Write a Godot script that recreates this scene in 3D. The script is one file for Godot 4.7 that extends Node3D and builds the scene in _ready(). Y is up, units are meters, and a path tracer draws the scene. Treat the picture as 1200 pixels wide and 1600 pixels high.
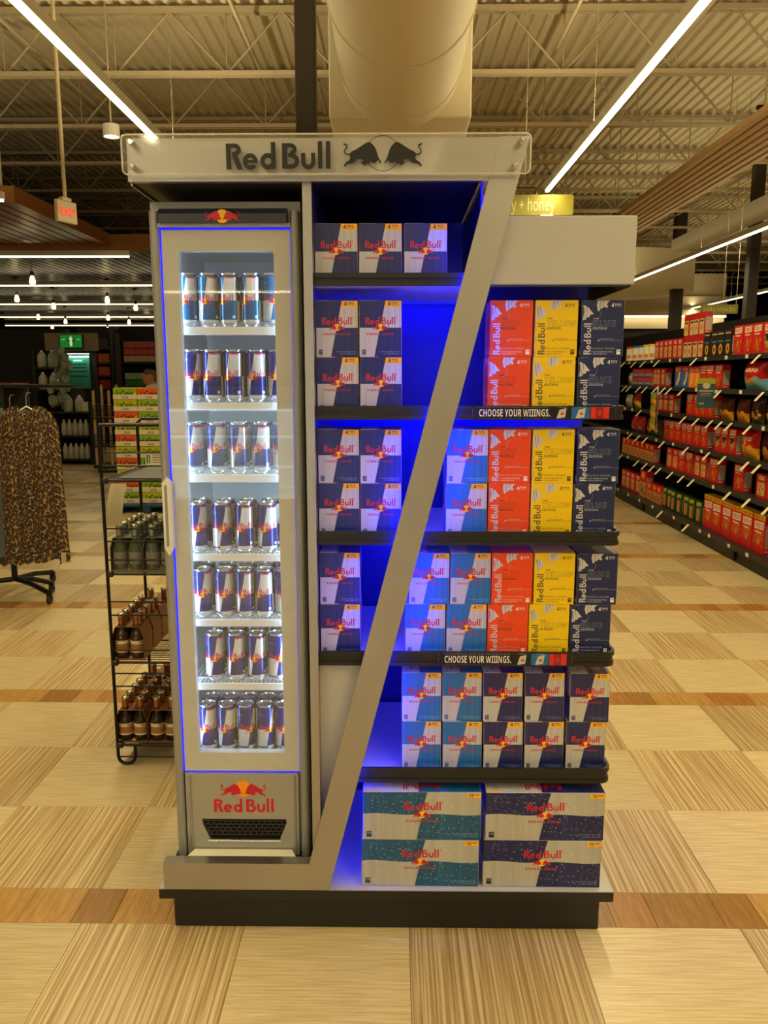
extends Node3D

# ---------------------------------------------------------------- mesh builder
class MB:
	var v := PackedVector3Array()
	var n := PackedVector3Array()
	var t := PackedVector2Array()
	var x := PackedInt32Array()

	func vert(p: Vector3, m: Vector3, u: Vector2) -> int:
		v.append(p); n.append(m); t.append(u)
		return v.size() - 1

	# corners run counter-clockwise as seen from outside
	func quad(a: Vector3, b: Vector3, c: Vector3, d: Vector3, ua := Vector2(0, 1), ub := Vector2(1, 1), uc := Vector2(1, 0), ud := Vector2(0, 0)) -> void:
		var m := (c - a).cross(d - b).normalized()
		var k := vert(a, m, ua)
		vert(b, m, ub); vert(c, m, uc); vert(d, m, ud)
		x.append_array(PackedInt32Array([k, k + 2, k + 1, k, k + 3, k + 2]))

	func tri(a: Vector3, b: Vector3, c: Vector3) -> void:
		var m := (b - a).cross(c - a).normalized()
		var k := vert(a, m, Vector2(a.x, a.y))
		vert(b, m, Vector2(b.x, b.y)); vert(c, m, Vector2(c.x, c.y))
		x.append_array(PackedInt32Array([k, k + 2, k + 1]))

	func box(c: Vector3, s: Vector3, b := Basis()) -> MB:
		var X := b.x * s.x * 0.5
		var Y := b.y * s.y * 0.5
		var Z := b.z * s.z * 0.5
		quad(c - X - Y + Z, c + X - Y + Z, c + X + Y + Z, c - X + Y + Z)
		quad(c + X - Y - Z, c - X - Y - Z, c - X + Y - Z, c + X + Y - Z)
		quad(c + X - Y + Z, c + X - Y - Z, c + X + Y - Z, c + X + Y + Z)
		quad(c - X - Y - Z, c - X - Y + Z, c - X + Y + Z, c - X + Y - Z)
		quad(c - X + Y + Z, c + X + Y + Z, c + X + Y - Z, c - X + Y - Z)
		quad(c - X - Y - Z, c + X - Y - Z, c + X - Y + Z, c - X - Y + Z)
		return self

	# box between two corners
	func span(a: Vector3, b: Vector3) -> MB:
		return box((a + b) * 0.5, (b - a).abs())

	# chamfered box; faces +z -z use fr, +x -x use sd, +y -y use tp of the print sheet
	func cbox(c: Vector3, s: Vector3, e := 0.003, fr := Rect2(0, 0, 1, 1), sd := Rect2(0, 0, 1, 1), tp := Rect2(0, 0, 1, 1)) -> MB:
		var h := s * 0.5
		var cor := {}
		var A := [[Vector3(1, 0, 0), Vector3(0, 1, 0), Vector3(0, 0, 1), fr], [Vector3(-1, 0, 0), Vector3(0, 1, 0), Vector3(0, 0, -1), fr],
			[Vector3(0, 0, -1), Vector3(0, 1, 0), Vector3(1, 0, 0), sd], [Vector3(0, 0, 1), Vector3(0, 1, 0), Vector3(-1, 0, 0), sd],
			[Vector3(1, 0, 0), Vector3(0, 0, -1), Vector3(0, 1, 0), tp], [Vector3(1, 0, 0), Vector3(0, 0, 1), Vector3(0, -1, 0), tp]]
		for f in A:
			var U: Vector3 = f[0]
			var V: Vector3 = f[1]
			var N: Vector3 = f[2]
			var r: Rect2 = f[3]
			var p := []
			for q in [Vector2(-1, -1), Vector2(1, -1), Vector2(1, 1), Vector2(-1, 1)]:
				var pt: Vector3 = c + N * (N.abs().dot(h)) + U * q.x * (U.abs().dot(h) - e) + V * q.y * (V.abs().dot(h) - e)
				p.append(pt)
				var sg: Vector3 = (U * q.x + V * q.y + N).sign()
				if not cor.has(sg):
					cor[sg] = {}
				cor[sg][N] = [pt, Vector2(r.position.x + r.size.x * (0.5 + 0.49 * q.x), r.position.y + r.size.y * (0.5 - 0.49 * q.y))]
			var u0 := r.position.x
			var u1 := r.end.x
			var w0 := r.position.y
			var w1 := r.end.y
			quad(p[0], p[1], p[2], p[3], Vector2(u0, w1), Vector2(u1, w1), Vector2(u1, w0), Vector2(u0, w0))
		if e <= 0.0:
			return self
		var ax := [Vector3(1, 0, 0), Vector3(0, 1, 0), Vector3(0, 0, 1)]
		for k in 3:
			for s1 in [-1.0, 1.0]:
				for s2 in [-1.0, 1.0]:
					var N1: Vector3 = ax[(k + 1) % 3] * s1
					var N2: Vector3 = ax[(k + 2) % 3] * s2
					var ga: Vector3 = (ax[k] + N1 + N2)
					var gb: Vector3 = (-ax[k] + N1 + N2)
					var a = cor[ga][N1]
					var b = cor[gb][N1]
					var d = cor[gb][N2]
					var g = cor[ga][N2]
					var m: Vector3 = (d[0] - a[0]).cross(g[0] - b[0])
					if m.dot(N1 + N2) > 0.0:
						quad(a[0], b[0], d[0], g[0], a[1], b[1], d[1], g[1])
					else:
						quad(g[0], d[0], b[0], a[0], g[1], d[1], b[1], a[1])
		for sg in cor:
			var q = cor[sg].values()
			var a3: Vector3 = q[0][0]
			var b3: Vector3 = q[1][0]
			var c3: Vector3 = q[2][0]
			if (b3 - a3).cross(c3 - a3).dot(sg) > 0.0:
				tri(a3, b3, c3)
			else:
				tri(a3, c3, b3)
		return self

	# profile: Vector2(radius, height) from bottom to top
	func lathe(prof: Array, sides := 16, o := Vector3.ZERO, b := Basis(), du := 0.0) -> MB:
		var tot := 0.0
		for i in range(1, prof.size()):
			tot += prof[i].distance_to(prof[i - 1])
		var run := 0.0
		for i in range(1, prof.size()):
			var p: Vector2 = prof[i - 1]
			var q: Vector2 = prof[i]
			var d := q - p
			if d.length() < 1e-7:
				continue
			var v0 := 1.0 - run / tot
			run += d.length()
			var v1 := 1.0 - run / tot
			# normals shared with neighbours where the bend is soft
			var np := _pn(prof, i - 1, d)
			var nq := _pn(prof, i, d)
			var k := v.size()
			for s in sides + 1:
				var a := TAU * s / sides
				var dir := Vector3(sin(a), 0, cos(a))
				vert(o + b * (dir * p.x + Vector3(0, p.y, 0)), b * (dir * np.x + Vector3(0, np.y, 0)), Vector2(du + float(s) / sides, v0))
				vert(o + b * (dir * q.x + Vector3(0, q.y, 0)), b * (dir * nq.x + Vector3(0, nq.y, 0)), Vector2(du + float(s) / sides, v1))
			for s in sides:
				var j := k + s * 2
				x.append_array(PackedInt32Array([j, j + 3, j + 2, j, j + 1, j + 3]))
		return self

	func _pn(prof: Array, i: int, d: Vector2) -> Vector2:
		var own := Vector2(d.y, -d.x).normalized()
		var sum := own
		for j in [i - 1, i]:
			if j >= 0 and j + 1 < prof.size():
				var e: Vector2 = prof[j + 1] - prof[j]
				if e.length() > 1e-7:
					var m := Vector2(e.y, -e.x).normalized()
					if m.dot(own) > 0.6 and m.dot(own) < 0.9999:
						sum += m
		return sum.normalized()

	func tube(pts: Array, r: float, sides := 6, closed := false) -> MB:
		var c := pts.size()
		var rings := []
		var up := Vector3.UP
		for i in c:
			var a: Vector3 = pts[(i - 1 + c) % c] if (i > 0 or closed) else pts[i]
			var b: Vector3 = pts[(i + 1) % c] if (i < c - 1 or closed) else pts[i]
			var d := (b - a).normalized()
			if absf(d.dot(up)) > 0.95:
				up = Vector3.RIGHT if absf(d.x) < 0.9 else Vector3.BACK
			var s := d.cross(up).normalized()
			up = s.cross(d).normalized()
			var k := v.size()
			for j in sides + 1:
				var g := TAU * j / sides
				var m := s * cos(g) + up * sin(g)
				vert(pts[i] + m * r, m, Vector2(float(j) / sides, float(i) / c))
			rings.append(k)
		for i in (c if closed else c - 1):
			var p: int = rings[i]
			var q: int = rings[(i + 1) % c]
			for j in sides:
				x.append_array(PackedInt32Array([p + j, p + j + 1, q + j, p + j + 1, q + j + 1, q + j]))
		if not closed:
			for e in [[0, -1.0], [c - 1, 1.0]]:
				var k: int = rings[e[0]]
				for j in range(1, sides - 1):
					var a: Vector3 = v[k]
					var b: Vector3 = v[k + j]
					var d: Vector3 = v[k + j + 1]
					if e[1] > 0.0:
						tri(a, d, b)
					else:
						tri(a, b, d)
		return self

	# flat outline in x/y, thickened along local z from z0 to z1 (z1 is the front)
	func prism(poly: PackedVector2Array, z0: float, z1: float, f := Transform3D(), uvr := Rect2()) -> MB:
		var p := poly
		if Geometry2D.is_polygon_clockwise(p):
			p = p.duplicate()
			p.reverse()
		var area := 0.0
		for i in p.size():
			area += p[i].cross(p[(i + 1) % p.size()])
		if area < 0.0:
			p.reverse()
		var ix := Geometry2D.triangulate_polygon(p)
		for k in range(0, ix.size(), 3):
			var a := p[ix[k]]
			var b := p[ix[k + 1]]
			var c := p[ix[k + 2]]
			if (b - a).cross(c - a) < 0.0:
				var w := b
				b = c
				c = w
			tri(f * Vector3(a.x, a.y, z1), f * Vector3(b.x, b.y, z1), f * Vector3(c.x, c.y, z1))
			if uvr.size.x > 0.0:
				var e := t.size()
				t[e - 3] = (a - uvr.position) / uvr.size
				t[e - 2] = (b - uvr.position) / uvr.size
				t[e - 1] = (c - uvr.position) / uvr.size
			tri(f * Vector3(c.x, c.y, z0), f * Vector3(b.x, b.y, z0), f * Vector3(a.x, a.y, z0))
		for i in p.size():
			var a := p[i]
			var b := p[(i + 1) % p.size()]
			quad(f * Vector3(a.x, a.y, z0), f * Vector3(b.x, b.y, z0), f * Vector3(b.x, b.y, z1), f * Vector3(a.x, a.y, z1))
		return self

	# a sheet of points rows x cols, smooth, two-sided by thickness of the renderer's faces
	func sheet(g: Array, flip := false) -> MB:
		var R := g.size()
		var C: int = g[0].size()
		var k := v.size()
		for i in R:
			for j in C:
				var du: Vector3 = g[i][mini(j + 1, C - 1)] - g[i][maxi(j - 1, 0)]
				var dv: Vector3 = g[mini(i + 1, R - 1)][j] - g[maxi(i - 1, 0)][j]
				var m := du.cross(dv).normalized()
				vert(g[i][j], -m if flip else m, Vector2(float(j) / (C - 1), 1.0 - float(i) / (R - 1)))
		for i in R - 1:
			for j in C - 1:
				var a := k + i * C + j
				if flip:
					x.append_array(PackedInt32Array([a, a + 1, a + C + 1, a, a + C + 1, a + C]))
				else:
					x.append_array(PackedInt32Array([a, a + C + 1, a + 1, a, a + C, a + C + 1]))
		return self

	func done() -> ArrayMesh:
		var arr := []
		arr.resize(Mesh.ARRAY_MAX)
		arr[Mesh.ARRAY_VERTEX] = v
		arr[Mesh.ARRAY_NORMAL] = n
		arr[Mesh.ARRAY_TEX_UV] = t
		arr[Mesh.ARRAY_INDEX] = x
		var m := ArrayMesh.new()
		m.add_surface_from_arrays(Mesh.PRIMITIVE_TRIANGLES, arr)
		return m


const ORD := ["first", "second", "third", "fourth", "fifth", "sixth", "seventh", "eighth", "ninth", "tenth", "eleventh", "twelfth", "thirteenth", "fourteenth", "fifteenth", "sixteenth"]
var taken := {}
var M := {}
var rng := RandomNumberGenerator.new()


func numbered(called: String) -> String:
	var k: int = taken.get(called, 0)
	taken[called] = k + 1
	return called if k == 0 else "%s_%03d" % [called, k]


func tag(o: Node3D, label: String, category: String, group := "") -> Node3D:
	o.set_meta("label", label)
	o.set_meta("category", category)
	if group:
		o.set_meta("group", group)
	return o


func thing(called: String, label: String, category: String, at := Vector3.ZERO, turn := 0.0, group := "") -> Node3D:
	var o := Node3D.new()
	o.name = numbered(called)
	add_child(o)
	o.position = at
	o.rotation.y = turn
	return tag(o, label, category, group)


func obj(called: String, m, material: Material, parent: Node = null) -> MeshInstance3D:
	var o := MeshInstance3D.new()
	o.mesh = m.done() if m is MB else m
	o.material_override = material
	if parent == null:
		o.name = numbered(called)
		add_child(o)
	else:
		o.name = called
		parent.add_child(o, true)
	return o


func struct(called: String, m, material: Material, parent: Node = null) -> MeshInstance3D:
	var o := obj(called, m, material, parent)
	if parent == null:
		o.set_meta("kind", "structure")
	return o


func dup(src: Node3D, at: Vector3, turn: float, label: String, group := "") -> Node3D:
	var base: String = String(src.name)
	if base.length() > 4 and base[-4] == "_" and base.right(3).is_valid_int():
		base = base.left(-4)
	var o: Node3D = src.duplicate()
	o.name = numbered(base)
	add_child(o)
	o.position = at
	o.rotation = Vector3(0, turn, 0)
	o.set_meta("label", label)
	if group:
		o.set_meta("group", group)
	return o


func mat(c: Color, rough := 0.6, metal := 0.0, o := {}) -> StandardMaterial3D:
	var m := StandardMaterial3D.new()
	m.albedo_color = c
	m.roughness = rough
	m.metallic = metal
	for k in o:
		m.set(k, o[k])
	return m


func glow(c: Color, e: float) -> StandardMaterial3D:
	return mat(c.darkened(0.15), 0.4, 0.0, {"emission_enabled": true, "emission": c, "emission_energy_multiplier": e})


func printed(im: Image, rough := 0.45, metal := 0.0, o := {}) -> StandardMaterial3D:
	var m := mat(Color.WHITE, rough, metal, o)
	m.albedo_texture = ImageTexture.create_from_image(im)
	m.texture_repeat = o.get("texture_repeat", false)
	return m


func area(at: Vector3, towards: Vector3, size: Vector2, along: Vector3, c: Color, e: float, parent: Node = null) -> AreaLight3D:
	# size.x runs along «along»
	var l := AreaLight3D.new()
	l.name = "lamp"
	l.area_size = size
	l.area_normalize_energy = true
	l.light_color = c
	l.light_energy = e
	l.shadow_enabled = true
	l.area_range = 40.0
	var z := -towards.normalized()
	var xx := along.normalized()
	var yy := z.cross(xx).normalized()
	xx = yy.cross(z).normalized()
	l.transform = Transform3D(Basis(xx, yy, z), at)
	(self if parent == null else parent).add_child(l, true)
	return l


# ---------------------------------------------------------------- flat print: lettering, logos, carton art
const SS := 2
var words := {}


func canvas(w: int, h: int, c: Color) -> Image:
	var im := Image.create(w * SS, h * SS, false, Image.FORMAT_RGB8)
	im.fill(c)
	return im


func finish(im: Image) -> Image:
	im.resize(im.get_width() / SS, im.get_height() / SS, Image.INTERPOLATE_BILINEAR)
	return im


func fill(im: Image, pts: PackedVector2Array, c: Color) -> void:
	var y0 := 1e9
	var y1 := -1e9
	for p in pts:
		y0 = minf(y0, p.y)
		y1 = maxf(y1, p.y)
	var cnt := pts.size()
	for y in range(maxi(0, int(floor(y0))), mini(im.get_height(), int(ceil(y1)) + 1)):
		var yc := y + 0.5
		var xs := []
		for i in cnt:
			var a := pts[i]
			var b := pts[(i + 1) % cnt]
			if (a.y <= yc) != (b.y <= yc):
				xs.append(a.x + (yc - a.y) / (b.y - a.y) * (b.x - a.x))
		xs.sort()
		for k in range(0, xs.size() - 1, 2):
			var xa := int(round(xs[k]))
			var xb := int(round(xs[k + 1]))
			if xb > xa:
				im.fill_rect(Rect2i(xa, y, xb - xa, 1), c)


# polygon in 0..1 of the sheet
func shape(im: Image, pts: Array, c: Color) -> void:
	var q := PackedVector2Array()
	for p in pts:
		q.append(Vector2(p.x * im.get_width(), p.y * im.get_height()))
	fill(im, q, c)


func rect(im: Image, x0: float, y0: float, x1: float, y1: float, c: Color) -> void:
	im.fill_rect(Rect2i(int(x0 * im.get_width()), int(y0 * im.get_height()), int((x1 - x0) * im.get_width()) , int((y1 - y0) * im.get_height())), c)


func disc(im: Image, cx: float, cy: float, r: float, c: Color, sy := 1.0) -> void:
	var q := PackedVector2Array()
	for i in 28:
		q.append(Vector2(cx * im.get_width() + cos(TAU * i / 28) * r * im.get_width(), cy * im.get_height() + sin(TAU * i / 28) * r * im.get_width() * sy))
	fill(im, q, c)


func word_tris(s: String, bold: bool) -> Array:
	var key := s + ("#" if bold else "")
	if not words.has(key):
		var f := SystemFont.new()
		f.font_names = PackedStringArray(["Droid Sans"])
		f.font_weight = 700 if bold else 400
		var tm := TextMesh.new()
		tm.text = s
		tm.font = f
		tm.font_size = 48
		tm.pixel_size = 0.01
		tm.depth = 0.0
		tm.curve_step = 2.0
		var arr := tm.get_mesh_arrays()
		var vs: PackedVector3Array = arr[Mesh.ARRAY_VERTEX]
		var ix: PackedInt32Array = arr[Mesh.ARRAY_INDEX] if arr[Mesh.ARRAY_INDEX] != null else PackedInt32Array(range(vs.size()))
		var lo := Vector2(1e9, 1e9)
		var hi := Vector2(-1e9, -1e9)
		for p in vs:
			lo = lo.min(Vector2(p.x, p.y))
			hi = hi.max(Vector2(p.x, p.y))
		var tris := []
		for k in range(0, ix.size(), 3):
			var q := PackedVector2Array()
			for j in 3:
				q.append((Vector2(vs[ix[k + j]].x, vs[ix[k + j]].y) - lo) / (hi.y - lo.y))
			tris.append(q)
		words[key] = [tris, (hi.x - lo.x) / (hi.y - lo.y)]
	return words[key]


# lettering whose ink fills the box x0,y0..x1,y1 (0..1 of the sheet); turned: reads upwards
func write(im: Image, s: String, x0: float, y0: float, x1: float, y1: float, c: Color, bold := true, turned := false, shift := Vector2.ZERO) -> void:
	var w := im.get_width()
	var h := im.get_height()
	var wt := word_tris(s, bold)
	var asp: float = wt[1]
	for tr in wt[0]:
		var q := PackedVector2Array()
		for p in tr:
			var u: float = p.x / asp
			var vv: float = p.y
			if turned:
				q.append(Vector2(lerpf(x0, x1, 1.0 - vv) * w, lerpf(y1, y0, u) * h) + shift)
			else:
				q.append(Vector2(lerpf(x0, x1, u) * w, lerpf(y1, y0, vv) * h) + shift)
		fill(im, q, c)


func write_outline(im: Image, s: String, x0: float, y0: float, x1: float, y1: float, line: Color, inside: Color) -> void:
	for d in [Vector2(-2.4, 0), Vector2(2.4, 0), Vector2(0, -2.4), Vector2(0, 2.4), Vector2(-1.8, -1.8), Vector2(1.8, 1.8), Vector2(-1.8, 1.8), Vector2(1.8, -1.8)]:
		write(im, s, x0, y0, x1, y1, line, true, false, d)
	write(im, s, x0, y0, x1, y1, inside, true)


func ring(cx: float, cy: float, rx: float, ry: float, w: float, a0: float, a1: float) -> Array:
	var out := []
	var parts := int(ceil((a1 - a0) / 120.0))
	for k in parts:
		var s := deg_to_rad(lerpf(a0, a1, float(k) / parts) - 0.6)
		var e := deg_to_rad(lerpf(a0, a1, float(k + 1) / parts) + 0.6)
		var q := PackedVector2Array()
		for i in 9:
			var a := lerpf(s, e, i / 8.0)
			q.append(Vector2(cx + cos(a) * rx, cy + sin(a) * ry))
		for i in 9:
			var a := lerpf(e, s, i / 8.0)
			q.append(Vector2(cx + cos(a) * (rx - w), cy + sin(a) * (ry - w)))
		out.append(q)
	return out


func bar(x0: float, y0: float, x1: float, y1: float) -> PackedVector2Array:
	return PackedVector2Array([Vector2(x0, y0), Vector2(x1, y0), Vector2(x1, y1), Vector2(x0, y1)])


# the word on the display, drawn as bars and bowls; x 0..1, y downwards; one entry for each letter
func wordmark() -> Array:
	var L := []
	L.append([bar(50, 68, 100, 318), bar(95, 68, 140, 108), PackedVector2Array([Vector2(112, 150), Vector2(142, 150), Vector2(165, 180), Vector2(220, 318), Vector2(164, 318), Vector2(116, 200)])] + ring(138, 127, 67, 59, 42, -90, 90))
	L.append(ring(298, 242, 77, 80, 42, 38, 364) + [bar(236, 228, 375, 254)])
	L.append(ring(482, 240, 80, 80, 45, 0, 360) + [bar(515, 55, 560, 316)])
	L.append([bar(628, 66, 682, 313), bar(676, 66, 714, 106), bar(690, 162, 728, 200), bar(676, 272, 728, 313)] + ring(712, 124, 68, 58, 40, -90, 90) + ring(725, 239, 78, 74, 43, -90, 90))
	L.append([bar(825, 160, 868, 248), bar(928, 160, 970, 248)] + ring(897.5, 246, 72.5, 72, 43, 0, 180))
	L.append([bar(998, 48, 1042, 313)])
	L.append([bar(1080, 48, 1125, 313)])
	var out := []
	for g in L:
		var ps := []
		for q in g:
			var r := PackedVector2Array()
			for p in q:
				r.append(Vector2((p.x - 50.0) / 1075.0, (p.y - 48.0) / 1075.0))
			ps.append(r)
		out.append(ps)
	return out


# charging bull, facing right; units of half the emblem's width from its middle, y downwards
func bull(mirror := false) -> Array:
	var body := [Vector2(152, 332), Vector2(190, 294), Vector2(240, 276), Vector2(290, 244), Vector2(340, 214), Vector2(385, 188), Vector2(412, 180), Vector2(440, 190), Vector2(472, 218), Vector2(500, 255), Vector2(520, 300), Vector2(532, 345),
		Vector2(548, 388), Vector2(580, 436), Vector2(562, 440), Vector2(534, 402), Vector2(526, 422), Vector2(500, 438), Vector2(458, 440), Vector2(440, 418), Vector2(422, 452), Vector2(388, 448), Vector2(362, 468), Vector2(334, 462), Vector2(306, 428),
		Vector2(340, 424), Vector2(328, 394), Vector2(246, 390), Vector2(238, 416), Vector2(198, 442), Vector2(126, 456), Vector2(96, 488), Vector2(76, 480), Vector2(102, 440), Vector2(150, 408), Vector2(166, 388)]
	var tail := [Vector2(72, 192), Vector2(108, 204), Vector2(136, 222), Vector2(128, 250), Vector2(100, 280), Vector2(94, 304), Vector2(108, 322), Vector2(154, 330), Vector2(152, 344), Vector2(102, 336), Vector2(80, 308), Vector2(88, 272), Vector2(116, 242), Vector2(118, 228), Vector2(86, 218)]
	var out := []
	for g in [body, tail]:
		var r := PackedVector2Array()
		for p in g:
			r.append(Vector2((p.x - 600.0) / 550.0 * (-1.0 if mirror else 1.0), (p.y - 320.0) / 550.0))
		out.append(r)
	return out


func stamp(im: Image, polys: Array, at: Vector2, k: float, c: Color, turned := false) -> void:
	# at and k in sheet pixels
	for q in polys:
		var r := PackedVector2Array()
		for p in q:
			r.append(at + (Vector2(p.y, -p.x) if turned else p) * k)
		fill(im, r, c)


func logo_word(im: Image, x: float, y: float, w: float, c: Color) -> void:
	for g in wordmark():
		stamp(im, g, Vector2(x * im.get_width(), y * im.get_height()), w * im.get_width(), c)


func emblem(im: Image, cx: float, cy: float, half: float, red: Color, sun: Color) -> void:
	disc(im, cx, cy, half * 0.40, sun)
	for m in [false, true]:
		stamp(im, bull(m), Vector2(cx * im.get_width(), cy * im.get_height()), half * im.get_width(), red)


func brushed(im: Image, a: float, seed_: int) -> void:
	# the print's can sheen put into the colour as fine upright random streaks
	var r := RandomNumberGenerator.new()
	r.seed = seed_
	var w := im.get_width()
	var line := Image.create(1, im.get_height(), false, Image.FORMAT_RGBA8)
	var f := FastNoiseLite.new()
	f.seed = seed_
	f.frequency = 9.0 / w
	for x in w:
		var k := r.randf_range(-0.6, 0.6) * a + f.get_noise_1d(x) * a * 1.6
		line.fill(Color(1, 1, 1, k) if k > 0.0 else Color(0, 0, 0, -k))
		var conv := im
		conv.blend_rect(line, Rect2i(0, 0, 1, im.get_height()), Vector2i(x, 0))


const SILVER := Color(0.78, 0.77, 0.74)
const REDP := Color(0.80, 0.08, 0.16)
const SUNP := Color(1.0, 0.78, 0.10)
const NAVY := Color(0.075, 0.115, 0.36)
const SKY := Color(0.10, 0.43, 0.64)
const TAGY := Color(1.0, 0.72, 0.06)


# front above, lid below on one sheet: v 0..0.64 front, 0.66..1 lid
func carton_print(blue: Color, second: String) -> Image:
	var im := Image.create(288 * SS, 576 * SS, false, Image.FORMAT_RGBA8)
	im.fill(SILVER)
	var F := 0.64
	var fr := func(u: float, vv: float) -> Vector2: return Vector2(u, vv * F)
	shape(im, [fr.call(0, 0), fr.call(0.62, 0), fr.call(0.49, 0.48), fr.call(0, 0.48)], blue)
	shape(im, [fr.call(0.49, 0.48), fr.call(1, 0.48), fr.call(1, 1), fr.call(0.353, 1)], blue)
	# lid: two fields
	rect(im, 0, 0.64, 0.45, 1.0, SILVER)
	rect(im, 0.45, 0.64, 1.0, 1.0, blue)
	brushed(im, 0.10, 7)  # printed can sheen, streaked into the colour
	shape(im, [fr.call(0.62, 0), fr.call(1, 0), fr.call(1, 0.105), fr.call(0.592, 0.105)], TAGY)
	write(im, "4", 0.675, 0.015 * F, 0.745, 0.085 * F, NAVY)
	write(im, "PACK", 0.77, 0.018 * F, 0.91, 0.052 * F, NAVY)
	write(im, "8.4 FL OZ", 0.77, 0.062 * F, 0.92, 0.082 * F, Color(0.45, 0.34, 0.1))
	logo_word(im, 0.135, 0.285 * F, 0.72, REDP)
	disc(im, 0.885, 0.30 * F, 0.012, REDP)
	emblem(im, 0.5, 0.475 * F, 0.205, REDP, SUNP)
	write(im, second, 0.17, 0.575 * F, 0.83, 0.615 * F, REDP.lerp(blue, 0.1), true)
	rect(im, 0.055, 0.875 * F, 0.15, 0.965 * F, blue.darkened(0.25))
	write(im, "110", 0.068, 0.888 * F, 0.138, 0.918 * F, SILVER)
	write(im, "CAL", 0.068, 0.928 * F, 0.138, 0.950 * F, SILVER)
	write(im, "4 - 8.4 FL OZ CANS (33.6 FL OZ)", 0.48, 0.902 * F, 0.96, 0.925 * F, Color(0.85, 0.87, 0.9), false)
	write(im, "4 - 250 mL CANS (1.0 L)", 0.58, 0.938 * F, 0.96, 0.962 * F, Color(0.85, 0.87, 0.9), false)
	for g in wordmark():
		stamp(im, g, Vector2(0.80 * im.get_width(), 0.93 * im.get_height()), -0.6 * im.get_width(), REDP)
	im.convert(Image.FORMAT_RGB8)
	return finish(im)


func edition_print(field: Color, ink: Color, name_: String, taste: String, light_ink: bool) -> Image:
	var im := canvas(288, 576, field)
	var F := 0.64
	var w := im.get_width()
	var h := im.get_height()
	var pale := Color(0.80, 0.79, 0.77)
	var white := Color(0.93, 0.93, 0.92)
	var tagc := ink if not light_ink else white
	# parts of the charging bull, cropped large across the upper corner
	var s1 := [Vector2(0.02, 0.08), Vector2(0.08, 0.09), Vector2(0.16, 0.13), Vector2(0.23, 0.20), Vector2(0.28, 0.235), Vector2(0.23, 0.25), Vector2(0.20, 0.24), Vector2(0.18, 0.285), Vector2(0.13, 0.30), Vector2(0.11, 0.29), Vector2(0.10, 0.335), Vector2(0.06, 0.345), Vector2(0.05, 0.32), Vector2(0.03, 0.36), Vector2(0.02, 0.33), Vector2(0.04, 0.22)]
	var s2 := [Vector2(0.36, 0.0), Vector2(0.66, 0.0), Vector2(0.60, 0.035), Vector2(0.575, 0.085), Vector2(0.61, 0.085), Vector2(0.60, 0.125), Vector2(0.55, 0.125), Vector2(0.53, 0.10), Vector2(0.49, 0.13), Vector2(0.43, 0.15), Vector2(0.40, 0.19), Vector2(0.37, 0.18), Vector2(0.34, 0.08)]
	for s in [s1, s2]:
		var q := []
		for p in s:
			q.append(Vector2(p.x, p.y * F))
		shape(im, q, pale)
	for l in [[0.03, 0.12, 0.08, 0.33], [0.09, 0.10, 0.13, 0.26], [0.41, 0.01, 0.42, 0.15], [0.50, 0.0, 0.47, 0.09]]:
		shape(im, [Vector2(l[0], l[1] * F), Vector2(l[0] + 0.018, l[1] * F), Vector2(l[2] + 0.008, l[3] * F), Vector2(l[2], l[3] * F)], Color(0.42, 0.41, 0.40))
	var prev := Vector2(0.46, 0.19 * F)
	for i in range(1, 13):
		var a := i / 12.0 * 1.4
		var p := Vector2(0.16 + 0.30 * cos(a), (0.16 + 0.25 * sin(a)) * F)
		shape(im, [prev, p, p + Vector2(0.006, 0.004), prev + Vector2(0.006, 0.004)], pale.lerp(field, 0.35))
		prev = p
	write(im, "4", 0.69, 0.045 * F, 0.755, 0.115 * F, tagc)
	write(im, "PACK", 0.775, 0.05 * F, 0.925, 0.085 * F, tagc)
	write(im, "8.4 FL OZ", 0.775, 0.096 * F, 0.925, 0.114 * F, tagc.lerp(field, 0.3))
	write(im, "THE", 0.27, 0.305 * F, 0.40, 0.335 * F, ink)
	var wide := 0.26 + 0.105 * name_.length()
	write_outline(im, name_, 0.27, 0.355 * F, minf(wide + 0.12, 0.96), 0.455 * F, ink, field)
	write(im, "EDITION", 0.27, 0.475 * F, 0.60, 0.515 * F, ink)
	for g in wordmark():
		stamp(im, g, Vector2(0.055 * w, 0.965 * F * h), 0.56 * h * F, pale if light_ink else ink.lerp(pale, 0.15), true)
	rect(im, 0.42, 0.706 * F, 1.0, 0.712 * F, pale.lerp(field, 0.25) if light_ink else ink)
	disc(im, 0.42, 0.709 * F, 0.017, pale if light_ink else ink)
	write(im, taste, 0.46, 0.672 * F, 0.78, 0.70 * F, pale.lerp(field, 0.3) if light_ink else ink.lerp(field, 0.2))
	write(im, "ENERGY DRINK", 0.25, 0.84 * F, 0.83, 0.875 * F, pale.lerp(field, 0.2) if light_ink else ink.lerp(field, 0.25), false)
	write(im, "4 - 8.4 FL OZ CANS (33.6 FL OZ)", 0.25, 0.905 * F, 0.76, 0.93 * F, white if light_ink else ink)
	write(im, "4 - 250 mL CANS (1.0 L)", 0.25, 0.945 * F, 0.64, 0.968 * F, white if light_ink else ink)
	rect(im, 0.86, 0.875 * F, 0.955, 0.965 * F, white if light_ink else ink)
	write(im, "110", 0.872, 0.89 * F, 0.943, 0.92 * F, field)
	return finish(im)


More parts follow.
